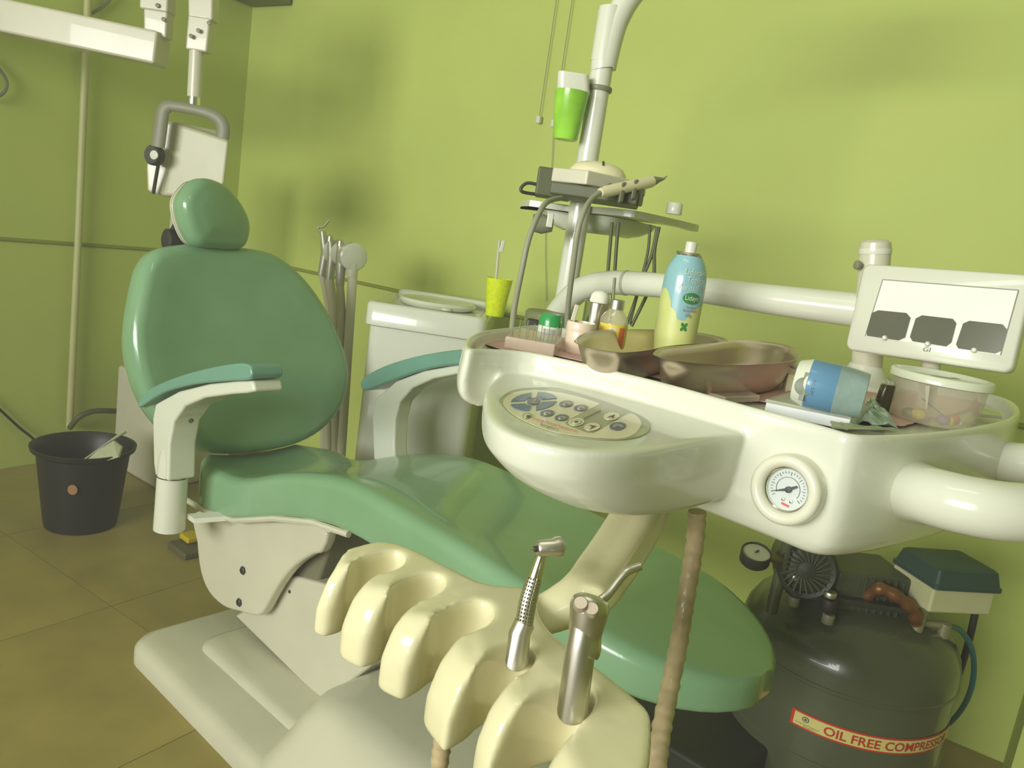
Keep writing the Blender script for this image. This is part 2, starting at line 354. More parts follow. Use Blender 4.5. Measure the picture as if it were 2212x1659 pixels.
# ------------------------------------------------------------------ pipe and cables on the left wall
tag(mesh('wall_pipe', tube([PL(150, 925, .03), PL(170, 500, .03), PL(190, 0, .03), PL(194, -120, .03)], .013, 14), mat('pipe_paint', (192, 192, 134), .45), None), 'pale vertical conduit pipe running down the left wall', 'pipe')
tag(mesh('wall_cable', tube(smooth_open([PL(245, -10, .02), PL(225, 12, .02), PL(195, 30, .02), PL(150, 44, .02)], 5), .006, 8), grey, None), 'short grey cable curving beside the top of the wall pipe', 'cable')
tag(mesh('cable_loop', tube(smooth_open([PL(-30, 120, .03), PL(-5, 145, .03), PL(14, 175, .03), PL(8, 200, .03), PL(-20, 215, .03)], 5), .006, 8), grey, None), 'grey cable loop at the left edge of the photo on the green wall', 'cable')
tag(mesh('wall_flex', tube(smooth_open([PL(-40, 850, .02), PL(0, 885, .02), PL(40, 922, .02), PL(72, 948, .03), PL(105, 985, .06)], 5), .005, 8), black, None), 'black cord running down the left wall behind the waste bin', 'cord')
tag(mesh('floor_hose', tube(smooth_open([PL(150, 925, .06), PL(172, 900, .09), PL(205, 888, .1), PL(250, 888, .1)], 5), .011, 10), mat('dark_hose', (84, 88, 48), .5), None), 'dark olive hose arching from the wall pipe to the white cabinet', 'hose')
# ------------------------------------------------------------------ x-ray stand behind the chair
cb = PZ(343, 1062, 0); cbx = V((cos(CT), -sin(CT), 0))
stt = thing('stand_cabinet', 'pale floor cabinet with a slim column standing behind the chair backrest', 'cabinet', cb + mT*.15)
zt = PY(262, 812, cb.y+.05).z
q = PZ(243, 1000, 0)
mesh('cabinet_body', prism([PZ(243, 1003, 0), cb, cb+V((.16, .28, 0)), PZ(243, 1003, 0)+V((.16, .28, 0))], (0, 0, zt)), offw, stt, bevel=.012)
cc = PY(372, 480, cb.y+.06); ctop = PY(385, 330, cb.y+.06).z
mesh('column', box(((cc.x+.02), cc.y+.05, (zt+ctop)/2), (.075, .075, ctop-zt), eS, mT), offw, stt, bevel=.01)
# ------------------------------------------------------------------ hanging x-ray head on its arms
xa = thing('xray_arm', 'white wall-mounted swing arm carrying a boxy x-ray head in a grey yoke', 'x-ray unit', PY(-260, 20, 2.45))
def bar(name, a, b, w, h, m=offw, par=xa, up=UP, **k):
    a, b = V(a), V(b); d = (b-a).normalized(); y = V(up).cross(d).normalized(); z = d.cross(y)
    return mesh(name, box((a+b)/2, ((b-a).length, w, h), d, y, z), m, par, **k)
mesh('wall_plate', box(PY(-262, 0, 2.42), (.03, .2, .3), bV, wV), offw, xa, bevel=.01)
hb_ = bar('horizontal_arm', PY(-262, -20, 2.42), PY(352, 110, 2.42), .09, .092, bevel=.008)
def sleeve(name, pts, w, par=xa):
    out = []
    for (x, y, y2, hw) in pts: out.append((PY(x, y, y2), hw))
    r = [[p + V((sx*hw, sy*hw*.7, 0)) for sx, sy in ((-1, -1), (1, -1), (1, 1), (-1, 1))] for p, hw in out]
    return mesh(name, loft(r), offw, par, bevel=.006)
s1 = sleeve('riser_sleeve', [(342, 82, 2.42, .033), (344, 25, 2.42, .035)], 0)
s2 = sleeve('riser_arm', [(341, 28, 2.42, .041), (346, -120, 2.42, .043)], 0)
bar('parallel_arm', PY(346, -105, 2.42), PY(440, -95, 2.44), .06, .07, bevel=.006)
s3 = sleeve('drop_arm', [(440, 45, 2.44, .036), (441, -120, 2.44, .038)], 0)
s4 = sleeve('drop_sleeve', [(430, 113, 2.44, .032), (438, 30, 2.44, .033)], 0)
for x, y, yy in ((341, 12, 2.42), (354, 42, 2.42), (452, 50, 2.44), (429, 66, 2.44), (413, 78, 2.44)): mesh('screw', lathe([(.0065, 0), (.006, .004), (.001, .005)], PY(x, y, yy-.032), (0, -1, 0), 12), grey, xa)
mesh('drop_tube', tube([PY(425, 110, 2.44), PY(420, 210, 2.44)], .021, 20), offw, xa)
mesh('chrome_collar', tube([PY(420, 205, 2.44), PY(418, 238, 2.44)], .0185, 20), chrome, xa)
xh = mesh('xray_head', prism([PY(x, y, 2.43) for x, y in [(332, 258), (385, 263), (372, 330), (352, 425), (316, 415), (313, 360)]][::-1], V((.09, .10, 0))), offw, xa, bevel=.01)
# broad side face of the head facing the room
q = [PY(x, y, 2.425) for x, y in [(382, 265), (497, 302), (486, 400), (440, 430), (352, 424), (370, 340)]]
mesh('head_cover', prism(q, V((-.09, .14, 0))), mat('head_grey_white', (196, 196, 164), .4), xa, bevel=.012)
yk = [PY(x, y, 2.38) for x, y in [(341, 318), (346, 280), (352, 240), (362, 230), (375, 229), (420, 237), (455, 247), (475, 260), (482, 278), (480, 298)]]
mesh('yoke', tube(smooth_open(yk, 4), [.021, .021, .020, .019, .016, .015, .016, .019, .020, .021], 12, flat=.5, up=(0, 1, 0)), grey, xa)
mesh('pivot_knob', lathe([(.024, 0), (.03, .006), (.03, .022), (.024, .03)], PY(341, 337, 2.40), (-.2, -1, 0), 28), dark, xa)
mesh('knob_cap', lathe([(.013, 0), (.013, .004), (.003, .005)], PY(334, 335, 2.366), (-.2, -1, 0), 24), white, xa)
bar('scale_strip', PY(342, 355, 2.395), PY(331, 418, 2.41), .006, .012, m=dark)
# ------------------------------------------------------------------ spittoon cabinet
z = .895
f0, f1, k1 = PZ(790, 650, z), PZ(1052, 690, z), PZ(1180, 683, z)
dx = (f1-f0).normalized(); dy = V((-dx.y, dx.x, 0)); wd = (f1-f0).length
sp = thing('spittoon', 'white spittoon cabinet with a shallow basin top between the chair and the wall', 'spittoon', V((f0.x+.15, f0.y+.2, 0)))
def SP(a, b, zz): return f0 + dx*a + dy*b + V((0, 0, zz-z))
def spr(i, zz, r=.03, dep=.40, w=None): w = w or wd; return rrect(SP(w/2, dep/2, zz), dx, dy, w-2*i, dep-2*i, r, 5)
mesh('rim', loft([spr(.006, .824), spr(0, .828), spr(0, .888), spr(.006, .896), spr(.02, .896), spr(.035, .885)], c1=True), white, sp, ang=50)
mesh('basin', lathe([(.10, .012), (.118, .016), (.125, .008), (.118, -.002), (.09, -.012), (.03, -.02), (.001, -.02)], SP(wd*.5, .22, z-.002), UP, 40), white, sp)
mesh('backsplash', loft([rrect(SP(wd/2, .36, zz), dx, dy, wd*.86-i, .05-i, .02, 5) for zz, i in ((.88, 0), (.908, 0), (.916, .012))]), white, sp, ang=50)
mesh('cabinet_body', loft([spr(.012, 0), spr(.012, .5), spr(.012, .826)]), white, sp, ang=50)
mesh('drain_cap', lathe([(.02, 0), (.02, .006), (.008, .012), (.001, .012)], SP(wd*.62, .12, z-.004), UP, 20), offw, sp)
tag(mesh('supply_pipe', tube([SP(.1, .47, .0), SP(.1, .47, .6)], .01, 8), offw, None), 'white supply pipe behind the spittoon cabinet', 'pipe')
# yellow cup with a brush
cp = PZ(1068, 682, .90); hh = PY(1068, 600, cp.y).z - cp.z
yel = mat('yellow_green_plastic', (222, 238, 30), .35, var=.06, scale=90)
prof = [(.026, 0), (.0275, .003), (.0405, hh), (.0385, hh), (.026, .006), (.0001, .006)]
yc = tag(mesh('tumbler', lathe(prof, cp, UP, 40), yel, None), 'bright yellow green plastic tumbler on the spittoon corner', 'cup')
tb = thing('toothbrush', 'white plastic brush standing in the yellow green tumbler', 'brush', cp+V((0, 0, .008)))
mesh('brush_handle', tube([cp+V((.0, .0, .008)), PY(1072, 598, cp.y), PY(1079, 518, cp.y+.015)], .0045, 8), offw, tb)
mesh('brush_head', box(PY(1085, 532, cp.y+.01), (.011, .01, .037), (1, 0, 0), (0, 1, 0), (.1, 0, 1)), white, tb, bevel=.002)
# ------------------------------------------------------------------ suction holder left of the spittoon
sh = thing('suction_holder', 'white holder with round knobs carrying suction hoses left of the spittoon', 'holder', V((PY(750, 950, 2.45).x, 2.45, 0)))
ax = V((-.55, .82, .0)).normalized()
kc = PY(766, 556, 2.43)
mesh('end_knob', lathe([(.0001, -.001), (.037, -.001), (.043, .004), (.043, .032), (.035, .043), (.026, .048)], kc, ax, 36), white, sh)
mesh('holder_bar', lathe([(.018, .02), (.018, .20)], kc, ax, 20), offw, sh)
for k, d in ((0, .075), (1, .145)):
    mesh('hose_clip', lathe([(.024, 0), (.040, .006), (.040, .032), (.024, .038)], kc+ax*d, ax, 30), white, sh)
mesh('post', tube([kc+V((-.004, .012, -.02)), V((PY(750, 950, 2.44).x, 2.45, 0))], .0148, 16), offw, sh)
mesh('collar', lathe([(.018, 0), (.018, .022)], kc+V((-.006, .012, -.06)), UP, 20), offw, sh)
def suction(lab, tx, ty, yy, bx, tipb, r=.011):
    a = thing('suction_tip', lab, 'suction tube', V((PY(bx, 950, yy).x, yy, .3)))
    t = PY(tx, ty, yy)
    mesh('metal_body', tube([t, t.lerp(PY(bx, 590, yy), .5), PY(tx-2, ty+95, yy)], [.009, .0165, .014], 14), mat('dull_metal', (176, 176, 160), .4, .5), a)
    mesh('suction_hose', tube(smooth_open([PY(tx-2, ty+92, yy), PY(bx, 700, yy), PY(bx-12, 850, yy), PY(bx-14, 990, yy)], 5), r, 12), mat('pale_suction_hose', (186, 184, 150), .5), a)
    if tipb: mesh('curved_nozzle', tube(smooth_open([PY(tx-1, ty+6, yy), PY(tx-10, ty-8, yy), PY(tx+2, ty-10, yy), PY(tx+14, ty-24, yy)], 4), .0035, 8), steel, a)
    else: mesh('metal_head', lathe([(.002, .0), (.0115, -.004), (.0115, -.02)], t+UP*.006, UP, 14), steel, a)
suction('grey suction tube with a curved thin nozzle, leftmost in the white holder', 697, 500, 2.60, 712, True)
suction('middle grey suction tube in the white holder beside the chair', 714, 512, 2.52, 722, False, .015)
suction('grey suction tube nearest the big round white knob', 736, 522, 2.45, 738, False, .013)
# ------------------------------------------------------------------ light pole with shelf
pl = thing('light_pole', 'tall white enamel pole bending right at the top, carrying a grey shelf', 'pole', V((PY(1216, 680, 1.62).x, 1.62, .93)))
bx_ = PY(1216, 680, 1.62); px_ = V((bx_.x, 1.62, 0))
mesh('pole_lower', tube([px_+UP*.93, px_+UP*1.58], .0215, 24), white, pl)
mesh('pole_bracket', tube(smooth_open([px_+UP*.955, px_+V((0, .1, .90)), V((.05, 2.0, .84)), V((.03, 2.3, .80))], 4), .02, 16), offw, pl)
mesh('bracket_plate', box((.03, 2.31, .80), (.02, .08, .10)), offw, pl, bevel=.004)
tz = PY(1296, 150, 1.62).z
mesh('pole_upper', tube(smooth_open([px_+UP*1.5, px_+UP*1.6, px_+UP*tz+V((.002, 0, 0)), px_+UP*(tz+.09)+V((.012, 0, 0)), px_+UP*(tz+.16)+V((.045, 0, 0)), px_+UP*(tz+.21)+V((.11, 0, 0)), px_+UP*(tz+.25)+V((.25, -.02, 0)), px_+UP*(tz+.27)+V((.5, -.05, 0))], 5), .0245, 24), white, pl)
mesh('joint_ring', lathe([(.0252, 0), (.0262, .002), (.0262, .007), (.0252, .009)], PY(1286, 197, 1.62)*V((0, 0, 1))+px_, UP, 30), grey, pl)
shz = 1.214
so = [PZ(x, y, shz) for x, y in [(1141, 452), (1180, 455), (1240, 458), (1310, 463), (1370, 470), (1430, 482), (1480, 493), (1508, 500)]]
so += [so[-1]+V((-.01, .05, 0)), V((so[-1].x-.08, 1.68, shz)), V((.12, 1.75, shz)), V((-.02, 1.74, shz)), so[0]+V((-.02, .05, 0))]
so = smooth_closed(so, 3)
mesh('shelf', loft([so, [p+UP*.013 for p in so]]), mat('shelf_white', (208, 212, 190), .3, coat=.2), pl)
mesh('shelf_housing', loft([scl([p-UP*.001 for p in so], k, V((-.02, .02, -d))) for k, d in ((.66, 0), (.62, .014), (.5, .028), (.36, .036))]), MATS['shelf_white'], pl)
mesh('shelf_hook', box(PY(1188, 476, 1.5), (.012, .012, .026)), white, pl, bevel=.002)
mesh('shelf_clamp', lathe([(.016, -.02), (.019, 0), (.012, .02)], PY(1172, 484, 1.52), (1, 0, 0), 14), grey, pl)
# cup dispenser and cup on the pole
mesh('cup_holder', loft([rrect(PY(1238, y, 1.60), (1, 0, 0), (0, 1, 0), w, .05, .012, 4) for y, w in ((162, .060), (180, .062), (200, .064), (212, .05))]), white, pl)
gcup = mat('green_translucent_plastic', (158, 222, 70), .25, var=.15, scale=14, coat=.3)
ct_, cb_ = PY(1236, 198, 1.59), PY(1232, 304, 1.59)
tag(mesh('green_tumbler', lathe([(.0001, 0), (.022, .0), (.024, .003), (.0335, (ct_-cb_).z), (.0315, (ct_-cb_).z), (.022, .005), (.0001, .005)], V((ct_.x, 1.59, cb_.z)), (.0, 0, 1), 40), gcup, None), 'bright lime green plastic tumbler hanging high on the white pole', 'cup')
# pull cords on the wall
for k, (x, y0, y1, lab) in enumerate(((1165, -60, 252, 'thin pull cord ending in a small white weight, left one on the back wall'), (1197, 60, 260, 'thin pull cord beside the lime tumbler with a small white weight'))):
    c = thing('pull_cord', lab, 'cord', PW(x, y1, .015), 'pull cords on the back wall')
    top = PW(x, y1, .015); tp = V((top.x, top.y, 2.5))
    mesh('string', tube([top, tp], .0014, 6), hose, c)
    mesh('weight', box(top-UP*.01, (.016, .016, .024), bV, wV), white, c, bevel=.003)
tag(mesh('thin_thread', tube(smooth_open([PW(1196, 268, .01), PW(1190, 380, .01), PW(1178, 500, .01), PW(1180, 650, .01)], 3), .0012, 5), hose, None), 'very thin thread hanging down the wall below the pull cord', 'thread')
# things on the shelf
yb = 1.50
ad = thing('power_adapter', 'black box power adapter at the left end of the grey shelf', 'adapter', V((PY(1190, 436, yb+.05).x, yb+.05, shz+.013)))
c = PY(1196, 412, yb+.06)
mesh('adapter_body', box(V((c.x, c.y, shz+.014+.0265)), (.07, .09, .053)), mat('adapter_grey_green', (84, 90, 60), .5), ad, bevel=.004)
mesh('plug_lead', tube(smooth_open([V((c.x-.033, c.y-.03, shz+.034)), V((c.x-.052, c.y-.03, shz+.034)), V((c.x-.062, c.y-.03, shz+.024)), V((c.x-.058, c.y-.03, shz+.0165)), V((c.x-.03, c.y-.02, shz+.0165))], 4), .0032, 8), dark, ad)
sc_ = thing('ultrasonic_scaler', 'pale scaler unit on a dark base in the middle of the grey shelf', 'scaler unit', V((.09, 1.44, shz+.013)))
c = V((PY(1275, 440, 1.42).x, 1.44, shz+.013))
mesh('dark_base', loft([[V((c.x+x, c.y+y, shz+.0135+zz)) for x, y in ((-.075, -.04), (.075, -.07), (.095, .07), (-.06, .09))] for zz in (0, .022)]), MATS['adapter_grey_green'], sc_, bevel=.004)
q0 = [PY(1188, 404, 1.42), PY(1265, 404, 1.38), PY(1400, 392, 1.46), PY(1330, 390, 1.56), PY(1212, 390, 1.54)]
mesh('control_box', prism([V((p.x, p.y, shz+.036)) for p in q0], V((0, 0, .024))), offw, sc_, bevel=.003)
mesh('footplate_rise', prism([V((PY(1280, 440, 1.38).x+x, 1.40+y, shz+.0136)) for x, y in ((.02, -.03), (.085, -.02), (.075, .02), (.02, .02))], UP*.03), MATS['adapter_grey_green'], sc_, bevel=.003)
d1 = thing('curing_dome', 'cream dome shaped device with a small dark slot resting on the scaler', 'device', PY(1288, 390, 1.47))
dc = V((PY(1288, 392, 1.46).x, 1.46, shz+.0605))
mesh('dome', loft([[dc+V((a*.052*cos(2*pi*k/32), a*.032*sin(2*pi*k/32), h)) for k in range(32)] for a, h in ((1, 0), (.98, .006), (.85, .015), (.6, .021), (.3, .024), (.05, .025))]), cream, d1)
mesh('dark_slot', box(dc+V((.006, -.019, .019)), (.004, .016, .005), (1, -.3, 0), (0, 1, .6), (0, -.6, 1)), dark, d1, bevel=.001)
hp = thing('scaler_handpiece', 'cream pen shaped scaler handpiece with a dark tip clipped on the shelf', 'handpiece', PY(1350, 420, 1.33))
a, b = PY(1297, 416, 1.33), PY(1408, 392, 1.40)
mesh('handle', tube([a, a.lerp(b, .1), a.lerp(b, .9), b], [.0075, .0095, .0105, .0098], 20), cream, hp)
mesh('dark_tip', tube([b, b.lerp(PY(1432, 386, 1.41), .6), PY(1434, 386, 1.41), PY(1441, 380, 1.41)], [.0095, .005, .002, .001], 14), grey, hp)
mesh('handpiece_cable', tube(smooth_open([a+(a-b)*.02, PY(1278, 430, 1.31), PY(1262, 455, 1.28), PY(1248, 500, 1.27), PY(1240, 560, 1.28), PY(1232, 620, 1.3), PY(1226, 676, 1.32), PY(1224, 730, 1.34)], 5), .0046, 10), hose, hp)
for k in (.42, .66):
    m_ = a.lerp(b, k); mesh('clip', box(m_-UP*.008, (.012, .024, .034), (b-a), V((0, 1, 0)), UP), grey, hp, bevel=.004)
tag(mesh('curing_cable', tube(smooth_open([PY(1212, 428, 1.36), PY(1195, 431, 1.33), PY(1178, 440, 1.3), PY(1160, 470, 1.27), PY(1141, 520, 1.25), PY(1126, 590, 1.24), PY(1112, 660, 1.2), PY(1106, 712, 1.16)], 5), .0046, 10), hose, None), 'grey cable looping down from the left of the shelf to the tray', 'cable')
c = PZ(1456, 472, shz+.013); c = V((c.x, c.y, shz+.013)) if 1.2 < c.y < 1.7 else V((PY(1456, 455, 1.5).x, 1.5, shz+.013))
c = V((PY(1456, 455, 1.46).x, 1.46, shz+.013)); hcap = PY(1458, 438, 1.46).z - c.z
tag(mesh('bottle_cap', lathe([(.014, 0), (.0145, .001), (.0142, hcap-.002), (.0125, hcap), (.0001, hcap)], c, UP, 28), white, None), 'white ribbed bottle cap standing at the right end of the shelf', 'cap')
# black leads under the shelf
for k, pts in enumerate(([(1322, 480), (1318, 530), (1313, 590), (1306, 700)], [(1336, 480), (1331, 540), (1327, 600), (1318, 700)], [(1404, 486), (1400, 540), (1386, 600), (1360, 700)], [(1424, 490), (1414, 540), (1412, 600), (1396, 640), (1364, 705)], [(1420, 490), (1408, 550), (1388, 600), (1372, 650), (1352, 705)])):
    yy = 1.52
    tag(mesh('lead', tube(smooth_open([PY(x, y, yy) for x, y in pts], 5), .0034 if k != 2 else .0028, 8), mat('dark_lead', (84, 92, 52), .5), None),
        ('leftmost of the five thin dark leads hanging from the shelf', 'second from the left of the five dark leads under the shelf', 'faint middle one of the five leads under the shelf', 'dark lead bending left at the bottom behind the spray can', 'dark lead crossing another just left of the spray can')[k], 'lead', 'dark leads hanging below the shelf')
# ------------------------------------------------------------------ delivery unit (instrument table)
ZR = 1.02; ZF = 1.004
rim = [(1000, 742), (1012, 724), (1045, 712), (1100, 706), (1165, 701), (1300, 720), (1500, 750), (1743, 786), (1930, 815), (2060, 836), (2140, 850), (2190, 866), (2208, 886), (2195, 905), (2150, 918), (2080, 930), (1980, 940), (1890, 943), (1835, 938), (1780, 922), (1700, 900), (1590, 871), (1450, 832), (1300, 795), (1150, 762), (1060, 755), (1012, 755)]
ro = smooth_closed([PZ(x, y, ZR) for x, y in rim], 5)
du = thing('delivery_unit', 'white dental instrument delivery unit with control panel, gauge, handle and cream instrument holder', 'delivery unit', V((.3, .95, .9)))
def relax(r, n):
    for _ in range(n): r = [(r[i-1]+r[i]*2+r[(i+1) % len(r)])*.25 for i in range(len(r))]
    return r
def zbot(p): k = min(1, max(0, (p.x+.07)/.2)); k = k*k*(3-2*k); k2 = min(1, max(0, (p.x-.2)/.3)); return .955*(1-k)+(.899-.007*k2)*k
ro = relax(ro, 1)
R = []; bc_ = cen(ro)
for z, i in ((ZF-.002, .0150), (ZF+.004, .0120), (ZR-.003, .0100), (ZR, .007), (ZR, .003), (ZR-.003, .0)): R.append(inset(ro, UP, i, (0, 0, z-ZR)))
for f, k, n in ((.1, 1.0, 0), (.3, 1.004, 0), (.55, 1.006, 1), (.75, 1.002, 3), (.88, .99, 5), (.96, .965, 8), (1.0, .93, 10), (1.01, .84, 12)):
    q = relax(ro, n); R.append([V((bc_.x+(p.x-bc_.x)*k, bc_.y+(p.y-bc_.y)*k, ZR-.006-f*(ZR-.006-zbot(p)))) for p in q])
body_vf = loft(R)
tray_in = inset(ro, UP, .0165, (0, 0, ZF-ZR))
# console
def C5(x, y, z=.9932): return PZ(1020+x/2.9105, 780+y/2.9105, z)
con = [(200, 50), (450, 105), (800, 200), (1200, 315), (1500, 385), (1668, 432), (1735, 452), (1700, 462), (1560, 478), (1400, 506), (1200, 540), (1000, 566), (800, 572), (620, 558), (430, 520), (270, 470), (150, 405), (85, 325), (75, 230), (105, 140)]
cpl = [PZ(1020+x/2.9105, 780+y/2.9105, .993) + V((.008, .02, 0))*(1 if i < 7 else 0) for i, (x, y) in enumerate(con)]
cpl = smooth_closed(cpl, 4)
R = []
for z, k, sh in ((.993, .93, 0), (.993, .975, 0), (.992, .99, 0), (.989, 1.0, 0), (.978, 1.0, 0), (.968, .988, 0), (.959, .965, 0), (.950, .93, 0), (.942, .885, 0), (.933, .82, 0), (.926, .72, 0), (.921, .55, 0)):
    c = cen(cpl); back = V((.25, .80, 0))
    if k < .985 and z < .98: R.append([V((back.x+(p.x-back.x)*k+sh*.6, back.y+(p.y-back.y)*k, z)) for p in relax(cpl, int((1-k)*40))])
    else: R.append([V((c.x+(p.x-c.x)*k, c.y+(p.y-c.y)*k, z)) for p in cpl])
cons = mesh('tray_body', join(body_vf, loft(R)), white, du)
for nm, ty, kw in (('r', 'REMESH', {'mode': 'VOXEL', 'voxel_size': .0024, 'use_smooth_shade': True}), ('s', 'SMOOTH', {'factor': .5, 'iterations': 14})):
    md = cons.modifiers.new(nm, ty)
    for k_, v_ in kw.items(): setattr(md, k_, v_)
# control panel print
olive = mat('panel_olive', (158, 164, 124), .35, coat=.3); pcream = mat('panel_cream', (232, 226, 192), .3, coat=.3)
pblue = mat('panel_blue', (92, 116, 150), .3, coat=.3); pnavy = mat('panel_navy', (88, 92, 112), .3, coat=.3); red = mat('print_red', (214, 92, 78), .5); ink = mat('print_dark', (92, 96, 80), .5)
pe = smooth_closed([C5(x, y) for x, y in [(173, 240), (260, 185), (400, 170), (550, 175), (800, 245), (1000, 320), (1100, 375), (1122, 415), (1090, 460), (1000, 490), (870, 500), (700, 488), (540, 464), (430, 434), (320, 388), (240, 340), (188, 288)]], 4)
pan = mesh('control_panel', loft([pe, [p+UP*.0008 for p in pe]]), olive, du, ang=30)
def F5(name, pts, m, h=.0012, sm=3):
    p = [C5(x, y, .9932+h) for x, y in pts]
    if sm: p = smooth_closed(p, sm)
    return mesh(name, loft([[a-UP*.0004 for a in p], p], fan=False), m, pan, smooth=False)
F5('cream_field', [(196, 245), (265, 195), (395, 180), (560, 198), (700, 232), (790, 262), (792, 275), (700, 320), (600, 375), (588, 395), (620, 412), (700, 442), (765, 452), (860, 400), (960, 342), (1005, 328), (1050, 360), (1062, 400), (1030, 450), (960, 482), (860, 484), (700, 473), (545, 451), (440, 422), (335, 378), (258, 334), (210, 290)], pcream, .001, 2)
def el5(x, y, a, b, n=28, r=-.06): return [(x+a*cos(t)*cos(r)-b*sin(t)*sin(r), y+a*cos(t)*sin(r)+b*sin(t)*cos(r)) for t in [2*pi*k/n for k in range(n)]]
cxx, cyy = 387, 252
for a0, a1 in ((8, 82), (98, 172), (188, 262), (278, 352)):
    pts = []
    for k in range(9): t = radians(a0+(a1-a0)*k/8); pts.append((cxx+146*cos(t)-6*sin(t), cyy+58*sin(t)-10*cos(t)))
    for k in range(9): t = radians(a1-8-(a1-a0-16)*k/8); pts.append((cxx+56*cos(t), cyy+27*sin(t)-4*cos(t)))
    F5('blue_key', pts, pblue, .0016, 0)
F5('centre_key', el5(cxx, cyy, 42, 22), pnavy, .0016, 0)
def T5(s, x, y, x2, y2, hgt, m, name='lettering', h=.0021):
    o = C5(x, y, .9932+h); X = C5(x2, y2, .9932+h)-o; L = X.length; X = X/L; Y = (C5(x+3, y-hgt, .9932+h)-o)
    return text(s, lambda a, b: o + X*a + Y*(b/.7), 1.0 if False else 1.0, m, pan, name, width=L)
T5('Z', 374, 262, 402, 261, 20, pcream)
for x, y in ((592, 267), (684, 293), (472, 326), (563, 354)):
    F5('round_key', el5(x, y, 45, 20), pnavy, .0016, 0); F5('key_symbol', el5(x, y+2, 22, 8), pcream, .0019, 0); F5('key_symbol', el5(x, y+2, 15, 5), pnavy, .0021, 0)
F5('round_key', el5(915, 408, 52, 25), pnavy, .0016, 0); F5('key_symbol', [(885, 405), (905, 392), (940, 398), (950, 412), (920, 406), (900, 414)], mat('key_symbol_grey', (150, 152, 140), .4), .0019, 0)
for x, y in ((655, 382), (876, 346), (754, 412)): F5('cream_key', el5(x, y, 50, 24), pcream, .0016, 0)
F5('key_ring', el5(655, 382, 36, 16), olive, .0019, 0); F5('key_ring', el5(655, 382, 28, 12), pcream, .0021, 0); F5('key_ring', el5(655, 380, 14, 6), ink, .0023, 0)
F5('arrow', [(850, 352), (898, 334), (884, 362), (878, 350)], ink, .0019, 0); F5('arrow', [(735, 400), (782, 408), (740, 428), (752, 412)], ink, .0019, 0)
for k in range(12): F5('print_mark', el5(706+k*9, 357-k*4.4, 3, 3.2, 6), ink, .0017, 0)
F5('emblem', el5(345, 342, 30, 16), olive, .0017, 0); F5('emblem', el5(345, 342, 21, 10), pcream, .0019, 0); F5('emblem', el5(352, 345, 14, 6), ink, .0021, 0)
T5('Prestige Dental Equipments', 376, 362, 664, 448, 15, red)
T5('Bengaluru', 430, 402, 541, 434, 13, ink)
# ridge rib between console and tray
# gauge
g0, g1 = PZ(1590, 873, ZR), PZ(1800, 930, ZR); gt = (g1-g0).normalized(); gn = V((gt.y, -gt.x, 0)); gn = gn if gn.y < 0 else -gn
gn = (gn + V((.0, 0, .05))).normalized()
gc = PP(1697, 1058, g0+gn*.008, gn)
gx = UP.cross(gn).normalized(); gx = gx if gx.x > 0 else -gx; gy = gn.cross(gx); gy = gy if gy.z > 0 else -gy
mesh('gauge_bezel', lathe([(.0335, -.016), (.0335, .0), (.0325, .004), (.029, .0065), (.0245, .006), (.0215, .002), (.021, -.006)], gc, gn, 48, c1=False), consm, du, ang=50)
gf = mesh('gauge_face', lathe([(.0215, -.007), (.0215, -.006), (.0001, -.006)], gc, gn, 40), mat('gauge_white', (205, 214, 208), .4), du)
mesh('chrome_ring', lathe([(.0212, -.006), (.0205, -.001), (.0195, -.002), (.0198, -.006)], gc, gn, 40, c0=False, c1=False), chrome, gf)
def G(x, y, h=-.0055): return gc + gx*x + gy*y + gn*h
def gpoly(name, pts, m, h=-.0052): return mesh(name, loft([[G(x, y, h-.0004) for x, y in pts], [G(x, y, h) for x, y in pts]], fan=False), m, gf, smooth=False)
gpoly('needle', [(-.0155, -.0065), (.0, .0015), (.0075, .006), (.009, .0045), (.002, -.001)], mat('needle_grey', (72, 76, 74), .5), -.003)
mesh('needle_hub', lathe([(.003, -.0055), (.003, -.0025), (.0001, -.002)], gc+gx*.001, gn, 16), MATS['needle_grey'], gf)
for k in range(25):
    a = radians(215-250*k/24); r1 = .0148 if k % 4 else .0132
    gpoly('scale_mark', [(r*cos(a+d), r*sin(a+d)) for r, d in ((r1, -.015), (.0165, -.015), (.0165, .015), (r1, .015))], ink, -.0052)
gpoly('scale_arc', [(.0115*cos(radians(210-240*k/20)), .0115*sin(radians(210-240*k/20))) for k in range(21)]+[(.0111*cos(radians(-30+240*k/20)), .0111*sin(radians(-30+240*k/20))) for k in range(21)], ink, -.0053)
for x in (-.004, .0035): mesh('face_screw', lathe([(.0017, -.0055), (.0014, -.0042), (.0001, -.004)], G(x+.002, -.0105, 0), gn, 12), chrome, gf)
gpoly('red_print', [(-.003, -.0155), (.0045, -.0165), (.0045, -.0145), (-.003, -.0135)], red, -.0052)
# handle on the right end
hpth = smooth_open([PY(1975, 1062, .74), PY(2010, 1072, .70), PY(2090, 1092, .672), PY(2180, 1106, .665), PY(2290, 1108, .68), PY(2390, 1085, .74), PY(2400, 1040, .82), PY(2320, 1012, .88), PY(2200, 1002, .92), PY(2120, 990, .96)], 5)
mesh('handle', tube(hpth, [.030, .0268, .0262, .0262, .0262, .0262, .026, .026, .025, .025], 28), white, du)
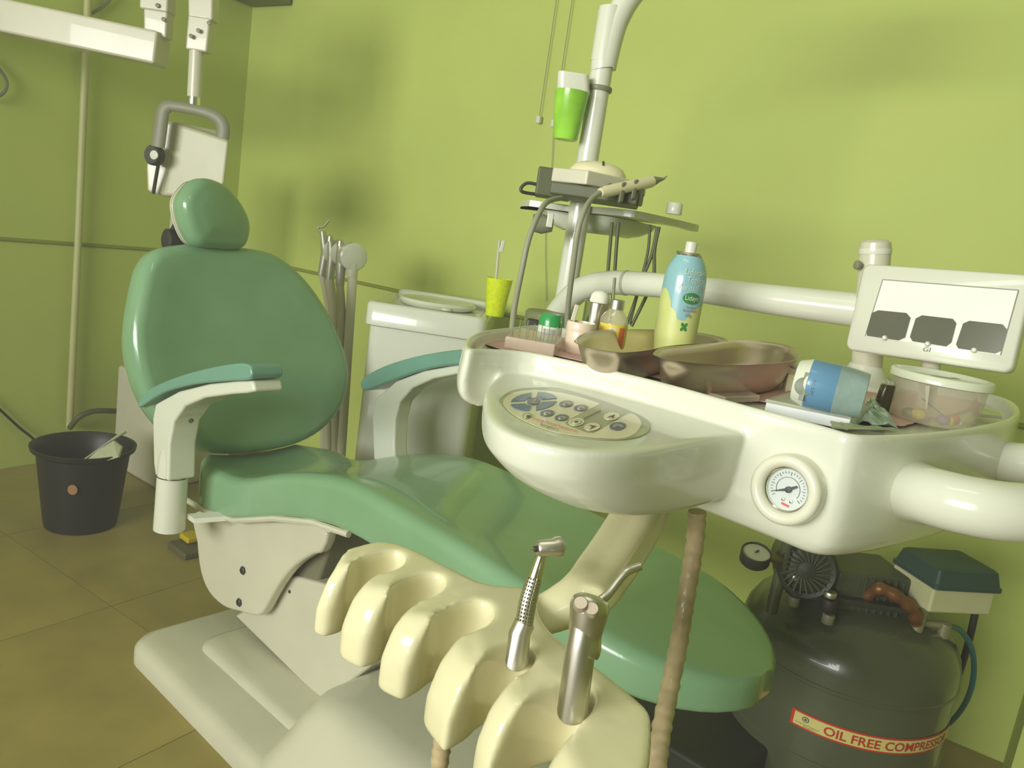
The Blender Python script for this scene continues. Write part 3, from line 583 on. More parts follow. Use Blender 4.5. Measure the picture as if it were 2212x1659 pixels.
# column, arm and cap
c0 = PY(1891, 530, 1.16); cbz = ZF
cx_ = V((c0.x, 1.16, 0))
zt = PY(1893, 518, 1.16).z
cT = PY(1892, 518, 1.16); cB = PY(1872, 792, 1.16); cA = (cT-cB).normalized(); cL = (cT-cB).length
mesh('column', lathe([(.0215, -.06), (.0215, cL-.012), (.0205, cL-.004), (.015, cL), (.0001, cL+.001)], cB, cA, 32), offw, du)
mesh('column_cap', lathe([(.0222, cL-.02), (.0226, cL-.016), (.0222, cL-.012)], cB, cA, 32, c0=False, c1=False), white, du)
mesh('column_flange', lathe([(.052, ZF), (.05, ZF+.008), (.04, ZF+.014), (.03, ZF+.02), (.0235, ZF+.034)], V((cB.x, cB.y, 0)), UP, 36), white, du)
mesh('clamp_knob', lathe([(.004, 0), (.004, .004), (.0065, .005), (.0065, .009), (.004, .010)], PY(1861, 574, 1.15), (-1, -.25, 0), 16), grey, du)
A0 = [PY(x, y, yy) for x, y, yy in [(1195, 700, 1.57), (1202, 680, 1.56), (1222, 655, 1.53), (1245, 632, 1.50), (1275, 618, 1.47), (1310, 612, 1.44), (1350, 611, 1.41), (1480, 622, 1.34), (1650, 645, 1.26), (1870, 672, 1.17)]]
mesh('support_arm', tube(smooth_open(A0, 5), [.0235, .0235, .0235, .023, .0225, .022, .0215, .0208, .0235, .026], 24), white, du)
mesh('arm_joint_ring', tube([A0[6], A0[6].lerp(A0[7], .05)], .0222, 24), mat('ring_grey', (170, 172, 150), .4), du)
mesh('pivot_collar', lathe([(.045, -.018), (.048, -.014), (.048, .012), (.044, .016)], PY(1187, 692, 1.50), UP, 32), mat('collar_grey_green', (118, 124, 84), .4), du)
mesh('collar_lock', box(PY(1150, 706, 1.46), (.024, .02, .03)), dark, du, bevel=.005)
# film viewer
vX = V((.70, -.71, .06)).normalized(); vZ = V((.05, .14, .99)); vZ = (vZ - vX*vZ.dot(vX)).normalized(); vN = vX.cross(vZ); vN = vN if vN.y < 0 else -vN
vc = V((.509, 1.0, 1.128)); vw, vh = .198, .117
def VP(px, py, h=0): return PP(px, py, vc+vN*h, vN)
vb = mesh('film_viewer', loft([rrect(vc-vN*.022, vX, vZ, vw-.006, vh-.006, .008), rrect(vc-vN*.019, vX, vZ, vw, vh, .01), rrect(vc-vN*.003, vX, vZ, vw, vh, .01), rrect(vc, vX, vZ, vw-.005, vh-.005, .009)]), white, du, ang=50)
sq = [VP(*p, .0008) for p in [(1907, 604), (2200, 627), (2161, 767), (1869, 726)]]
mesh('light_screen', loft([[p-vN*.001 for p in sq], sq]), mat('screen_white', (236, 240, 228), .3, coat=.3), vb, smooth=False)
for a, b in ((0, 1), (3, 0), (1, 2)): mesh('screen_edge', tube([sq[a], sq[b]], .0007, 6), mat('edge_grey', (150, 152, 134), .5), vb)
film = mat('xray_film', (104, 106, 88), .15, coat=.5, var=.1)  # black film lifted to grey, haze put into the colour
def v4(x, y): return (1560+x/3.3926, 480+y/3.3926)
for fp in ([(1095, 665), (1145, 645), (1350, 665), (1380, 700), (1340, 845), (1290, 866), (1060, 832), (1058, 800)], [(1418, 705), (1465, 682), (1690, 708), (1716, 740), (1680, 880), (1640, 910), (1395, 872), (1375, 840)], [(1765, 742), (1812, 722), (2055, 748), (2086, 785), (2040, 945), (2000, 962), (1730, 925), (1713, 895)]):
    f_ = [VP(*v4(x, y), .0022) for x, y in fp]
    mesh('film', loft([[p-vN*.001 for p in f_], f_]), film, vb, smooth=False)
for x, y in ((1193, 848), (1507, 892), (1848, 938)): mesh('film_clip', lathe([(.0034, 0), (.0034, .002), (.0022, .004), (.0001, .0045)], VP(*v4(x, y), .002), vN, 16), white, vb)
o = VP(*v4(1467, 945), .0006); X = (VP(*v4(1520, 950), .0006)-o); wl = X.length; X.normalize()
text('GI', lambda a, b: o + X*a + vZ*(b*.0078)+X*(b*.0012), 1, ink, vb, width=wl)
mesh('viewer_neck', tube([vc-vN*.02-vZ*.03, vc-vN*.045-vZ*.07, vc-vN*.05-vZ*.118], .011, 16), offw, du)
# cream instrument holder
def C7(x, y, z=.862): return PZ(660+x/2.698, 1080+y/2.698, z)
comb = [(168, 345), (205, 364), (245, 376), (262, 364), (285, 340), (330, 318), (400, 305), (470, 292), (530, 292), (568, 312), (575, 345), (545, 378), (490, 396), (415, 406), (350, 425), (325, 450), (340, 480), (420, 520), (470, 535), (490, 520), (520, 482), (580, 450), (650, 428), (730, 418), (790, 430), (812, 465), (795, 510), (740, 545), (660, 562), (590, 588), (560, 612), (575, 640), (660, 680), (715, 695), (740, 670), (790, 632), (860, 602), (950, 580), (1030, 580), (1085, 615), (1090, 665), (1050, 715), (985, 742), (900, 762), (850, 785), (838, 815), (870, 860), (940, 930), (975, 955), (1010, 925), (1080, 870), (1160, 830), (1260, 815), (1330, 850), (1335, 910), (1290, 965), (1210, 1005), (1150, 1035), (1135, 1065), (1160, 1110), (1215, 1165), (1250, 1160), (1330, 1110), (1430, 1070), (1560, 1040), (1660, 1060), (1690, 1130), (1665, 1210), (1600, 1275), (1515, 1330), (1490, 1370), (1500, 1430), (1560, 1560), (1650, 1700), (1780, 1800), (1900, 1740), (1985, 1620), (2020, 1450), (2025, 1290), (2005, 1215), (1940, 1150), (1830, 1060), (1700, 960), (1560, 860), (1440, 760), (1370, 660), (1350, 560), (1300, 505), (1180, 490), (1060, 480), (960, 440), (840, 380), (700, 310), (590, 262), (500, 236), (400, 236), (290, 262), (215, 290)]
hol = [C7(x, y) for x, y in comb]
tips = {(168, 345), (205, 364), (245, 376), (350, 425), (325, 450), (340, 480), (420, 520), (470, 535), (590, 588), (560, 612), (575, 640), (660, 680), (715, 695), (850, 785), (838, 815), (870, 860), (940, 930), (975, 955), (1150, 1035), (1135, 1065), (1160, 1110), (1215, 1165), (1250, 1160), (1515, 1330), (1490, 1370), (1500, 1430), (1560, 1560)}
fl_ = V((-.78, -.62, 0))
def hring(z, d, tz2=0): return smooth_closed([C7(x, y) + V((0, 0, z)) + (fl_*d + V((0, 0, tz2)) if (x, y) in tips else V((0, 0, 0))) for x, y in comb], 2)
arm_p = [C7(1250, 730, .842), C7(1420, 660, .850), PY(1266, 1282, .625), PY(1304, 1236, .67), PY(1345, 1175, .72), PY(1378, 1118, .77), PY(1400, 1060, .82)]
hv = join(loft([hring(-.066, .013), hring(-.04, .013), hring(-.018, .006), hring(0, -.004, -.005)], fan=False),
          tube(smooth_open(arm_p, 6), [.014, .020, .025, .027, .028, .029, .031], 28, flat=.42, up=(-.2, -.6, .8)),
          tube(smooth_open([p+V((.004, -.012, .007)) for p in arm_p[2:]], 6), .012, 16, flat=.5, up=(-.2, -.6, .8)))
holder = mesh('instrument_holder', hv, cream, du)
rmod = holder.modifiers.new('r', 'REMESH'); rmod.mode = 'VOXEL'; rmod.voxel_size = .002; rmod.use_smooth_shade = True
smod = holder.modifiers.new('s', 'SMOOTH'); smod.factor = .5; smod.iterations = 45
# ------------------------------------------------------------------ things on the tray
pinkm = mat('pink_paper', (218, 178, 168), .7, var=.05, scale=30)
base_z = ZF + .001
pk = [PZ(x, y, base_z) for x, y in [(1040, 742), (1120, 722), (1300, 738), (1600, 778), (1850, 812), (2050, 850), (2120, 872), (2060, 895), (2000, 905), (1955, 921), (1900, 918), (1800, 895), (1600, 860), (1400, 812), (1200, 768), (1090, 757)]]
pko = []
for i in range(len(pk)):
    for k in range(6):
        p = pk[i].lerp(pk[(i+1) % len(pk)], k/6); j = .0016 if i in (7, 8, 9) else 0
        pko.append(p+V((random.uniform(-j, j), random.uniform(-j, j), 0)))
tag(mesh('tray_liner', loft([pko, [p+UP*.0008 for p in pko]], fan=False), pinkm, None, smooth=False), 'pink paper liner with a torn edge covering the tray floor', 'paper')
tz_ = base_z+.0009
def at(px, py, y, z=tz_): p = PY(px, py, y); return V((p.x, y, z))
# endo needle stand
nb = thing('needle_stand', 'clear pinkish box with upright thin needles at the left end of the tray', 'needle stand', at(1150, 740, .96))
q = [PZ(x, y, tz_) for x, y in [(1088, 752), (1196, 771), (1213, 752), (1120, 730)]]
clearp = mat('clear_pink_plastic', (226, 204, 184), .2, var=.02, alpha=.55, coat=.3)
mesh('box', prism(q, UP*.016), clearp, nb, bevel=.002)
for k in range(12):
    p = q[0].lerp(q[1], .06+.9*(k % 6)/5.5).lerp(q[3].lerp(q[2], .06+.9*(k % 6)/5.5), .2 if k < 6 else .75)
    mesh('needle', tube([p+UP*.004, p+UP*(.028+random.uniform(0, .004))], .0006, 5), grey, nb)
# green capped bottle
gb = thing('green_cap_bottle', 'small white bottle with a rounded green cap behind the needle stand', 'bottle', at(1184, 730, 1.12))
o = at(1185, 730, 1.12); hz1 = PY(1185, 703, 1.12).z-o.z; hz2 = PY(1185, 677, 1.12).z-o.z
mesh('bottle_body', lathe([(.0001, 0), (.0165, 0), (.0175, .003), (.0175, hz1-.002), (.0168, hz1)], o, UP, 36), mat('pale_bottle', (214, 222, 200), .35), gb)
mesh('cap', lathe([(.0175, hz1), (.0172, hz1+.006), (.0155, hz2-.003), (.0135, hz2), (.0001, hz2+.0006)], o, UP, 36), mat('green_cap', (46, 150, 78), .3, coat=.3), gb)
mesh('blue_grey_label', join(*[([o+V((.0178*cos(a), .0178*sin(a), z)) for a in [radians(-125+k*5) for k in range(13)] for z in (hz1-.013, hz1-.003)], [[2*k, 2*k+2, 2*k+3, 2*k+1] for k in range(12)])]), mat('label_grey_blue', (168, 178, 166), .5), gb, smooth=False)
# pink jar with a straw brush
pj = thing('pink_jar', 'pale pink round jar with lid and a thin stick standing beside the dish', 'jar', at(1247, 757, 1.06))
o = at(1247, 757, 1.06); hh = PY(1247, 694, 1.06).z-o.z
pinkj = mat('pale_pink_plastic', (226, 208, 184), .35, coat=.2)
mesh('jar_body', lathe([(.0001, 0), (.0165, 0), (.0185, .003), (.0188, hh-.013), (.018, hh-.011)], o, UP, 36), pinkj, pj)
mesh('lid', lathe([(.0195, hh-.012), (.0198, hh-.010), (.0198, hh-.002), (.0185, hh), (.016, hh), (.0155, hh-.004), (.0001, hh-.004)], o, UP, 36), pinkj, pj)
mesh('stick', box(PY(1241, 678, 1.07), (.006, .006, .026), (1, 0, -.12), (0, 1, 0), (.12, 0, 1)), offw, pj, bevel=.001)
# steel jar with cotton
sj = thing('steel_jar', 'small steel jar with a white cotton tuft behind the clear bottle', 'jar', at(1283, 730, 1.145))
o = at(1283, 730, 1.145); hh = PY(1283, 651, 1.145).z-o.z
mesh('jar_body', lathe([(.0001, 0), (.0215, 0), (.0215, hh-.001), (.0225, hh), (.0205, hh), (.0205, .003), (.0001, .003)], o, UP, 40), chrome, sj)
mesh('cotton_tuft', loft([[o+V((r*cos(2*pi*k/20)*(1+.1*sin(3*k)), r*sin(2*pi*k/20), h)) for k in range(20)] for r, h in ((.012, hh-.01), (.014, hh+.002), (.0125, hh+.01), (.009, hh+.015), (.003, hh+.017))]), mat('cotton', (226, 228, 208), .9, bump=.3), sj)
# clear vial with yellow label
cbm = mat('clear_vial_glass', (206, 200, 168), .06, var=.02, alpha=.45, coat=.6)
gv = thing('clear_vial', 'clear shouldered vial with silver cap and yellow and orange label', 'bottle', at(1320, 740, 1.09))
o = at(1319, 740, 1.09); h1, h2, h3 = [PY(1319, y, 1.09).z-o.z for y in (690, 666, 645)]
mesh('glass_body', lathe([(.0001, 0), (.0185, 0), (.0195, .003), (.0195, h1), (.016, h1+.007), (.0105, h2-.002), (.009, h2+.002)], o, UP, 40), cbm, gv)
mesh('silver_cap', lathe([(.0105, h2), (.0105, h3-.001), (.0095, h3), (.0001, h3)], o, UP, 32), steel, gv)
def wrap(name, o, r, a0, a1, z0, z1, m, par, n=14): return mesh(name, ([o+V((r*cos(a), r*sin(a), z)) for a in [radians(a0+(a1-a0)*k/n) for k in range(n+1)] for z in (z0, z1)], [[2*k, 2*k+2, 2*k+3, 2*k+1] for k in range(n)]), m, par)
yl = wrap('yellow_label', o, .0199, -165, 0, .004, h1-.005, mat('label_yellow', (226, 204, 70), .5), gv, 24)
wrap('label_patch', o, .0201, -70, -42, .005, h1-.008, mat('label_orange', (212, 112, 60), .5), gv, 6)
wrap('label_patch', o, .0201, -112, -82, .004, h1-.009, offw, gv, 6)
tag(mesh('thin_rod', tube([at(1322, 672, 1.09, PY(1322, 672, 1.09).z), at(1328, 600, 1.09, PY(1328, 600, 1.09).z)], .0022, 8), grey, None), 'thin grey rod standing in front of the horizontal tube', 'rod')
# aerosol can
yA = 1.155
o = at(1451, 760, yA); zt_ = lambda py: PY(1451, py, yA).z-o.z
ac = thing('aerosol_can', 'pale blue and yellow aerosol spray can with white nozzle on the tray', 'spray can', o)
blue = mat('can_blue', (142, 190, 196), .3, coat=.4); yl2 = mat('can_yellow', (206, 214, 132), .35, coat=.4)
hs, ht = zt_(600), zt_(546)
r = .0308
prof = [(.0001, 0), (r-.002, 0), (r, .002), (r, hs-.01), (r*.99, hs), (r*.94, hs+(ht-hs)*.35), (r*.82, hs+(ht-hs)*.65), (r*.66, hs+(ht-hs)*.9), (r*.58, ht)]
body = mesh('can_body', lathe(prof, o, UP, 56, c1=True), blue, ac)
mesh('valve_rim', lathe([(r*.60, ht-.001), (r*.64, ht+.001), (r*.60, ht+.004), (.008, ht+.003)], o, UP, 36), chrome, ac)
mesh('spray_nozzle', lathe([(.0082, ht+.002), (.0085, zt_(518)), (.007, zt_(516)), (.0001, zt_(516))], o, UP, 28), white, ac)
# yellow lower print that curves up at the left
def canp(a, z, rr=r+.0003): return o + V((rr*cos(radians(a)), rr*sin(radians(a)), z))
zy = [(-180, zt_(640)), (-168, zt_(625)), (-150, zt_(624)), (-138, zt_(634)), (-128, zt_(650)), (-126, zt_(660)), (-118, zt_(664)), (-108, zt_(672)), (-102, zt_(684)), (-84, zt_(686)), (-76, zt_(676)), (-64, zt_(662)), (-50, zt_(655)), (-30, zt_(650)), (0, zt_(645))]
vs, fs = [], []
Z2 = smooth_open([V((a, z, 0)) for a, z in zy], 4)
for p in Z2: vs += [canp(p.x, .003), canp(p.x, p.y)]
mesh('yellow_print', (vs, [[2*k, 2*k+2, 2*k+3, 2*k+1] for k in range(len(Z2)-1)]), yl2, body)
def cant(s, a0, py, wdeg, hgt, m, name='lettering', d=.0009):
    z0 = zt_(py); text(s, lambda a, b: canp(a0+a, z0+b/.7*hgt, (r if z0 < hs else r*.995)+d), 1, m, body, name, width=wdeg)
ctext = mat('can_print_white', (206, 222, 196), .4)
cant('Lidocaine', -104, 586, 66, .0078, ctext); cant('Topical', -96, 603, 52, .0080, ctext); cant('Aerosol USP', -114, 620, 88, .0082, ctext)
gl = mat('print_green', (58, 132, 66), .4)
vs = []
for k in range(25): t = -1+2*k/24; q_ = math.sqrt(max(0, 1-t*t)); vs += [canp(-74+25*t, zt_(637)-.0082*q_, r+.0005), canp(-74+25*t, zt_(637)+.0082*q_, r+.0005)]
mesh('green_oval', (vs, [[2*k, 2*k+2, 2*k+3, 2*k+1] for k in range(24)]), gl, body, smooth=False)
cant('Lidayn', -92, 641, 37, .0072, mat('print_near_white', (226, 234, 214), .4), d=.0012)
pv = mat('print_violet', (150, 140, 140), .5)
cant('Surface', -86, 659, 28, .0045, pv, d=.0012); cant('Anaesthetic', -94, 666, 42, .0045, pv, d=.0012); cant('100g', -84, 677, 18, .005, pv, d=.0012)
for a in (45, 135, 225, 320):
    c_, s_ = cos(radians(a)), sin(radians(a)); pts = []
    for t, w_ in ((0, 0), (.35, .3), (.7, .3), (1, 0), (.7, -.3), (.35, -.3)): pts.append((t*c_-w_*s_, t*s_+w_*c_))
    mesh('leaf_print', ([canp(-82+x*12, zt_(699)+y*.0085, r+.0008) for x, y in pts], [list(range(6))]), gl, body, smooth=False)
# kidney dishes
def kidney(lab, pts, zr, zb, toward):
    rimp = smooth_closed([PZ(x, y, zr) for x, y in pts], 4)
    k = thing('kidney_dish', lab, 'dish', V((cen(rimp).x, cen(rimp).y, zb)), 'steel kidney dishes on the tray')
    h = zr-zb; c = cen(rimp)
    RR = []
    for s_, dz in ((.30, .0008), (.70, .0008), (.78, .003), (.86, h*.3), (.93, h*.75), (.955, h*.93), (.985, h*.96), (1.0, h*.985), (.995, h), (.975, h*.975), (.94, h*.93), (.91, h*.75), (.845, h*.3), (.77, .006), (.70, .0035), (.3, .003)):
        RR.append([V((c.x+(p.x-c.x)*s_, c.y+(p.y-c.y)*s_, zb+dz)) for p in rimp])
    mesh('dish_body', loft(RR), dsteel, k, ang=70)
kidney('steel kidney dish standing further back, left of the other, its rim overlapped', [(1241, 734), (1262, 720), (1310, 712), (1400, 711), (1500, 717), (1562, 729), (1573, 738), (1560, 744), (1500, 743), (1440, 748), (1400, 757), (1340, 761), (1280, 753), (1248, 742)], 1.0435, tz_, 0)
kidney('steel kidney dish nearest the front, beside the blue device', [(1411, 762), (1430, 750), (1490, 745), (1540, 741), (1600, 735), (1665, 739), (1712, 748), (1730, 762), (1728, 772), (1700, 781), (1620, 787), (1520, 785), (1450, 776), (1418, 768)], 1.0485, tz_, 0)
# flat clear box at the front edge
fb = [PZ(x, y, tz_) for x, y in [(1490, 852), (1565, 872), (1640, 868), (1600, 850), (1520, 838)]]
tag(mesh('clear_case', prism(fb, UP*.0075), clearp, None, bevel=.0015), 'flat clear plastic case lying at the front edge of the tray before the dish', 'case')
# white box with clear lid
wb = [PZ(x, y, ZF+.006) for x, y in [(1648, 898), (1834, 938), (1884, 905), (1725, 868)]]
wb = [PZ(1650, 892, tz_), PZ(1832, 930, tz_), PZ(1880, 902, tz_), PZ(1722, 868, tz_)]
bxt = thing('white_box', 'flat white rectangular box with a clear lid under the blue device', 'box', cen(wb))
mesh('box_body', prism(wb, UP*.0115), mat('box_white', (234, 238, 236), .4), bxt, bevel=.001)
mesh('clear_lid', prism([cen(wb)+(p-cen(wb))*1.02+UP*.0117 for p in wb], UP*.0035), mat('clear_lid_plastic', (214, 222, 200), .15, var=.02, alpha=.5, coat=.5), bxt, bevel=.0008)
lz = tz_+.0155
# blue battery device lying in a clear bag
bd = thing('blue_device', 'blue and white hand device lying on the white box in a cloudy bag', 'device', V((PY(1790, 860, .80).x, .80, lz)))
a, b = PY(1732, 832, .80), PY(1868, 840, .775)
rr_ = .0254; a.z = lz+rr_*.97; b.z = lz+rr_*.9
dx2 = (b-a).normalized()
def dev(name, k0, k1, r0, r1, m, cap=True, **k): return mesh(name, lathe([(.0001, 0), (r0*.93, 0), (r0, .002), (r1, (b-a).length*(k1-k0)), (r1*.97, (b-a).length*(k1-k0)+.001), (.0001, (b-a).length*(k1-k0)+.001)], a+(b-a)*k0, dx2, 36), m, bd, **k)
dev('white_end', -.12, .10, .0215, .0250, white)
dev('blue_shell', .08, .58, .0254, .0254, mat('device_blue', (98, 144, 176), .35, coat=.3))
dev('cloudy_bag', .55, 1.02, .0258, .0230, mat('bag_grey_blue', (142, 164, 156), .3, coat=.4, bump=.08, var=.15, scale=20))
pn = (E0-a).normalized(); pcn = PP(1737, 835, a + (E0-a).normalized()*.0262, (E0-a).normalized())
mesh('grey_plug', lathe([(.0001, 0), (.0092, 0), (.0092, .0015), (.0085, .002), (.0001, .002)], pcn-pn*.004, pn, 28), mat('plug_grey', (128, 136, 116), .5), bd)
mesh('plug_tab', box(pcn-pn*.003, (.005, .0285, .002), dx2, pn.cross(dx2), pn), MATS['plug_grey'], bd, bevel=.0005)
Yt = pn.cross(dx2); Yt = Yt if Yt.z < 0 else -Yt
ot = PP(1757, 820, pcn, pn); 
text('DC 5.0V', lambda q, w: ot + Yt*q - pn*.0006 + pn*.0012 + dx2*(w*.0036), 1, mat('print_navy', (70, 96, 124), .5), bd, width=.016)
# cream clip left of the blue device
cc_ = thing('cream_clip', 'small cream plastic clip between the front dish and the blue device', 'clip', at(1703, 838, 1.0))
o = at(1703, 838, 1.0)
mesh('clip_body', box(o+V((0, 0, .011)), (.012, .014, .022)), cream, cc_, bevel=.002)
mesh('clip_foot', join(box(o+V((-.0045, 0, .001)), (.003, .016, .003)), box(o+V((.0045, 0, .001)), (.003, .016, .003))), cream, cc_)
mesh('clip_top', box(PY(1740, 797, 1.0), (.03, .016, .003), (1, 0, .1), (0, 1, 0), (-.1, 0, 1)), offw, cc_, bevel=.001)
# small dark vial
dv = thing('dark_vial', 'small dark brown vial with a clear top left of the round tub', 'vial', at(1903, 885, .93))
o = at(1903, 884, .93); h_ = PY(1903, 828, .93).z-o.z
mesh('vial_body', loft([rrect(o+V((k*.002, 0, z)), (1, 0, 0), (0, 1, 0), w, .014, .004, 4) for z, w, k in ((0, .015, 0), (.003, .0165, 0), (h_*.6, .0155, .5), (h_*.95, .0145, .8), (h_, .012, 1))]), mat('dark_brown_glass', (62, 56, 36), .2, coat=.4), dv)
mesh('vial_top', box(o+V((.003, 0, h_+.0015)), (.008, .008, .006)), mat('vial_top_grey', (170, 178, 150), .3), dv, bevel=.001)
# round tub with lid
yT = .925
o = at(2012, 905, yT); hT = PY(2008, 808, yT).z-o.z
r1, r2 = .0470, .0530
tub = thing('round_tub', 'translucent round plastic tub with a white rimmed lid holding small bits', 'tub', o)
tubm = mat('tub_plastic', (224, 214, 190), .25, var=.01, alpha=.42, coat=.4)
mesh('tub_body', lathe([(.0001, .0), (r1-.003, .0), (r1, .003), (r2-.002, hT-.006), (r2, hT-.004)], o, UP, 56), tubm, tub)
lid = mesh('lid', lathe([(r2+.0005, hT-.008), (r2+.0025, hT-.007), (r2+.0025, hT+.0005), (r2+.001, hT+.002), (r2-.003, hT+.002), (r2-.005, hT-.001), (.0001, hT-.0012)], o, UP, 56), mat('lid_plastic', (226, 232, 206), .3, var=.01, alpha=.88, coat=.4), tub, ang=60)
for x, y, sx, sy in ((-.002, -.004, .014, .004), (.018, .004, .006, .003)): mesh('lid_slot', lathe([(.0001, 0), (1, 0), (1, .01), (.0001, .01)], (0, 0, 0), UP, 20) if False else ([o+V((x+sx*cos(t), y+sy*sin(t), hT-.0006)) for t in [2*pi*k/20 for k in range(20)]], [list(range(20))]), mat('slot_grey', (150, 156, 128), .6), tub, smooth=False)
def blob(name, lab, cat, c, r3, m, seed=0):
    rnd = random.Random(seed); ph = [rnd.uniform(0, 6) for _ in range(3)]
    R2 = []
    for i in range(1, 8):
        th = pi*i/8; R2.append([c+V((r3[0]*sin(th)*cos(2*pi*k/14)*(1+.18*sin(3*2*pi*k/14+ph[0])), r3[1]*sin(th)*sin(2*pi*k/14)*(1+.18*sin(2*2*pi*k/14+ph[1])), r3[2]*(1-cos(th)))) for k in range(14)])
    return tag(mesh(name, loft(R2), m, None), lab, cat)
zz_ = o.z+.001
bits = [(-.022, -.012, (.008, .007, .007), (222, 206, 70), 'yellow bit of material at the left inside the round tub', 'yellow_bit'),
        (-.030, -.004, (.008, .008, .006), (132, 156, 88), 'olive green bit at the left wall inside the round tub', 'green_bit'),
        (-.012, .004, (.007, .006, .005), (226, 220, 150), 'pale yellow bit at the back inside the round tub', 'pale_bit'),
        (-.001, -.026, (.008, .007, .006), (140, 118, 156), 'purple rubber bit at the front inside the round tub', 'purple_bit'),
        (.009, -.026, (.004, .004, .0055), (216, 200, 66), 'small yellow ring beside the purple bit inside the round tub', 'yellow_ring'),
        (.017, -.016, (.006, .006, .007), (214, 110, 90), 'coral red bit at the right inside the round tub', 'red_bit'),
        (.026, -.014, (.004, .004, .0035), (220, 222, 200), 'small pale bead at the right inside the round tub', 'pale_bead')]
for i, (x, y, r3, c, lab, nm) in enumerate(bits): blob(nm, lab, 'bit', V((o.x+x, o.y+y, zz_)), r3, mat('m_'+nm, c, .4), i)
tag(mesh('grey_file', tube([o+V((-.02, -.006, .026)), o+V((.018, -.01, .004))], .0009, 6), grey, None), 'thin grey file leaning across the inside of the round tub', 'file')
tag(mesh('white_splinter', prism([PY(x, y, o.y-r2-.0008) for x, y in [(1999, 834), (2009, 834), (2002, 884), (2000, 884)]], V((0, .0006, 0))), offw, None, smooth=False), 'white wedge shaped strip on the front wall of the round tub', 'strip')
# teal foil wrapper: crumpled sheet
def sheet(name, lab, cat, pts, m, amp, seed, zb=tz_+.001, th=.0006):
    rnd = random.Random(seed); P4 = [V(p) for p in pts]; n = 9; vs = []
    for i in range(n):
        for j in range(n):
            u, v = i/(n-1), j/(n-1)
            p = P4[0].lerp(P4[1], u).lerp(P4[3].lerp(P4[2], u), v)
            vs.append(p+V((rnd.uniform(-1, 1)*amp*.35, rnd.uniform(-1, 1)*amp*.35, abs(rnd.gauss(0, .5))*amp)))
    fs = [[i*n+j, i*n+j+1, (i+1)*n+j+1, (i+1)*n+j] for i in range(n-1) for j in range(n-1)]
    return tag(mesh(name, (vs, fs), m, None, smooth=False, solid=th), lab, cat)
sheet('foil_wrapper', 'crumpled pale teal foil wrapper in front of the dark vial', 'wrapper', [PZ(1872, 868, 1.022), PZ(1886, 858, 1.02), PZ(1940, 925, 1.009), PZ(1850, 916, 1.009)], mat('teal_foil', (150, 184, 160), .3, coat=.5, var=.2, scale=50), .004, 3)
sheet('clear_wrapper', 'clear greenish wrapper strip lying along the front rim of the tray', 'wrapper', [PZ(1792, 912, 1.016), PZ(1860, 922, 1.014), PZ(1985, 932, 1.0105), PZ(1800, 928, 1.0125)], mat('clear_green_wrap', (188, 200, 160), .25, alpha=.7, coat=.5), .002, 5)
sheet('pink_scrap', 'small folded deep pink paper scrap right of the round tub', 'paper', [PZ(2090, 884, 1.01), PZ(2108, 862, 1.022), PZ(2118, 876, 1.018), PZ(2108, 896, 1.008)], mat('deep_pink_paper', (208, 146, 140), .6), .0015, 8)
tag(mesh('glass_slab', prism([PZ(2112, 884, tz_+.003), PZ(2160, 898, tz_+.003), PZ(2164, 906, tz_+.003), PZ(2096, 898, tz_+.003)], UP*.004), mat('slab_glass', (190, 186, 176), .1, alpha=.8, coat=.5), None, bevel=.0008), 'greyish glass slab lying at the right end of the tray', 'slab')
# ------------------------------------------------------------------ instruments in the holder
h1 = thing('dental_handpiece', 'slim chrome dental handpiece with knurled grip standing in the holder', 'handpiece', C7(1240, 900, .80))
pts = [C7(1225, 1005, .815), C7(1232, 960, .855), PY(1128, 1350, .545), PY(1143, 1262, .553), PY(1162, 1215, .558), PY(1178, 1190, .56)]
pts[0] = C7(1205, 1000, .79)+V((0, .015, 0)); B0 = C7(1230, 985, .862)+V((0, .012, 0))
ya = B0.y
def hpP(x, y, k=1.0): return PY(x, y, ya+.012*k)
seg_ = [(pts[0], .0078), (B0, .0080), (hpP(1122, 1370, .6), .0078), (hpP(1133, 1345, .8), .0076)]
mesh('lower_body', tube([p for p, _ in seg_], [r_ for _, r_ in seg_], 22), steel, h1)
g = [hpP(1131, 1352, .8), hpP(1140, 1300, 1), hpP(1155, 1248, 1.3)]
mesh('knurled_grip', tube(smooth_open(g, 4), [.0066, .0064, .0056], 22), steel, h1)
R = []
for i in range(14):
    t = i/13; c_ = g[0].lerp(g[1], t*2) if t < .5 else g[1].lerp(g[2], t*2-1)
    ax_ = (g[2]-g[0]).normalized(); sd = ax_.cross(V((0, -1, 0))).normalized(); fr = sd.cross(ax_)
    fr = fr if fr.y < 0 else -fr
    rr2 = .0066-.001*t
    for j in range(-2, 4): an = radians(-14+j*17); R.append(box(c_+sd*(rr2*sin(an))+fr*(rr2*cos(an)), (.0011, .0011, .0015), sd, fr, ax_))
mesh('grip_knurls', join(*R), chrome, h1, smooth=False, kind='stuff')
n_ = [hpP(1155, 1249, 1.3), hpP(1163, 1222, 1.4), hpP(1170, 1200, 1.5), hpP(1176, 1188, 1.6)]
mesh('neck', tube(smooth_open(n_, 4), [.0056, .0047, .0037, .0034], 20), chrome, h1)
hd = hpP(1184, 1183, 1.6); ha = V((.9, .35, .1)).normalized()
mesh('head', lathe([(.0045, -.0085), (.0058, -.007), (.0060, .003), (.0072, .006), (.0072, .0095), (.004, .012), (.0001, .0125)], hd, ha, 28), steel, h1)
mesh('bur_socket', lathe([(.0022, -.0105), (.0022, -.008), (.0001, -.0085)], hd, ha, 16), dark, h1)
mesh('bur', tube([hd-ha*.0105, hd-ha*.0145], .0008, 8), steel, h1)
h2 = thing('air_water_syringe', 'steel three-way syringe with two buttons and a bent nozzle in the holder', 'syringe', C7(1560, 1250, .78))
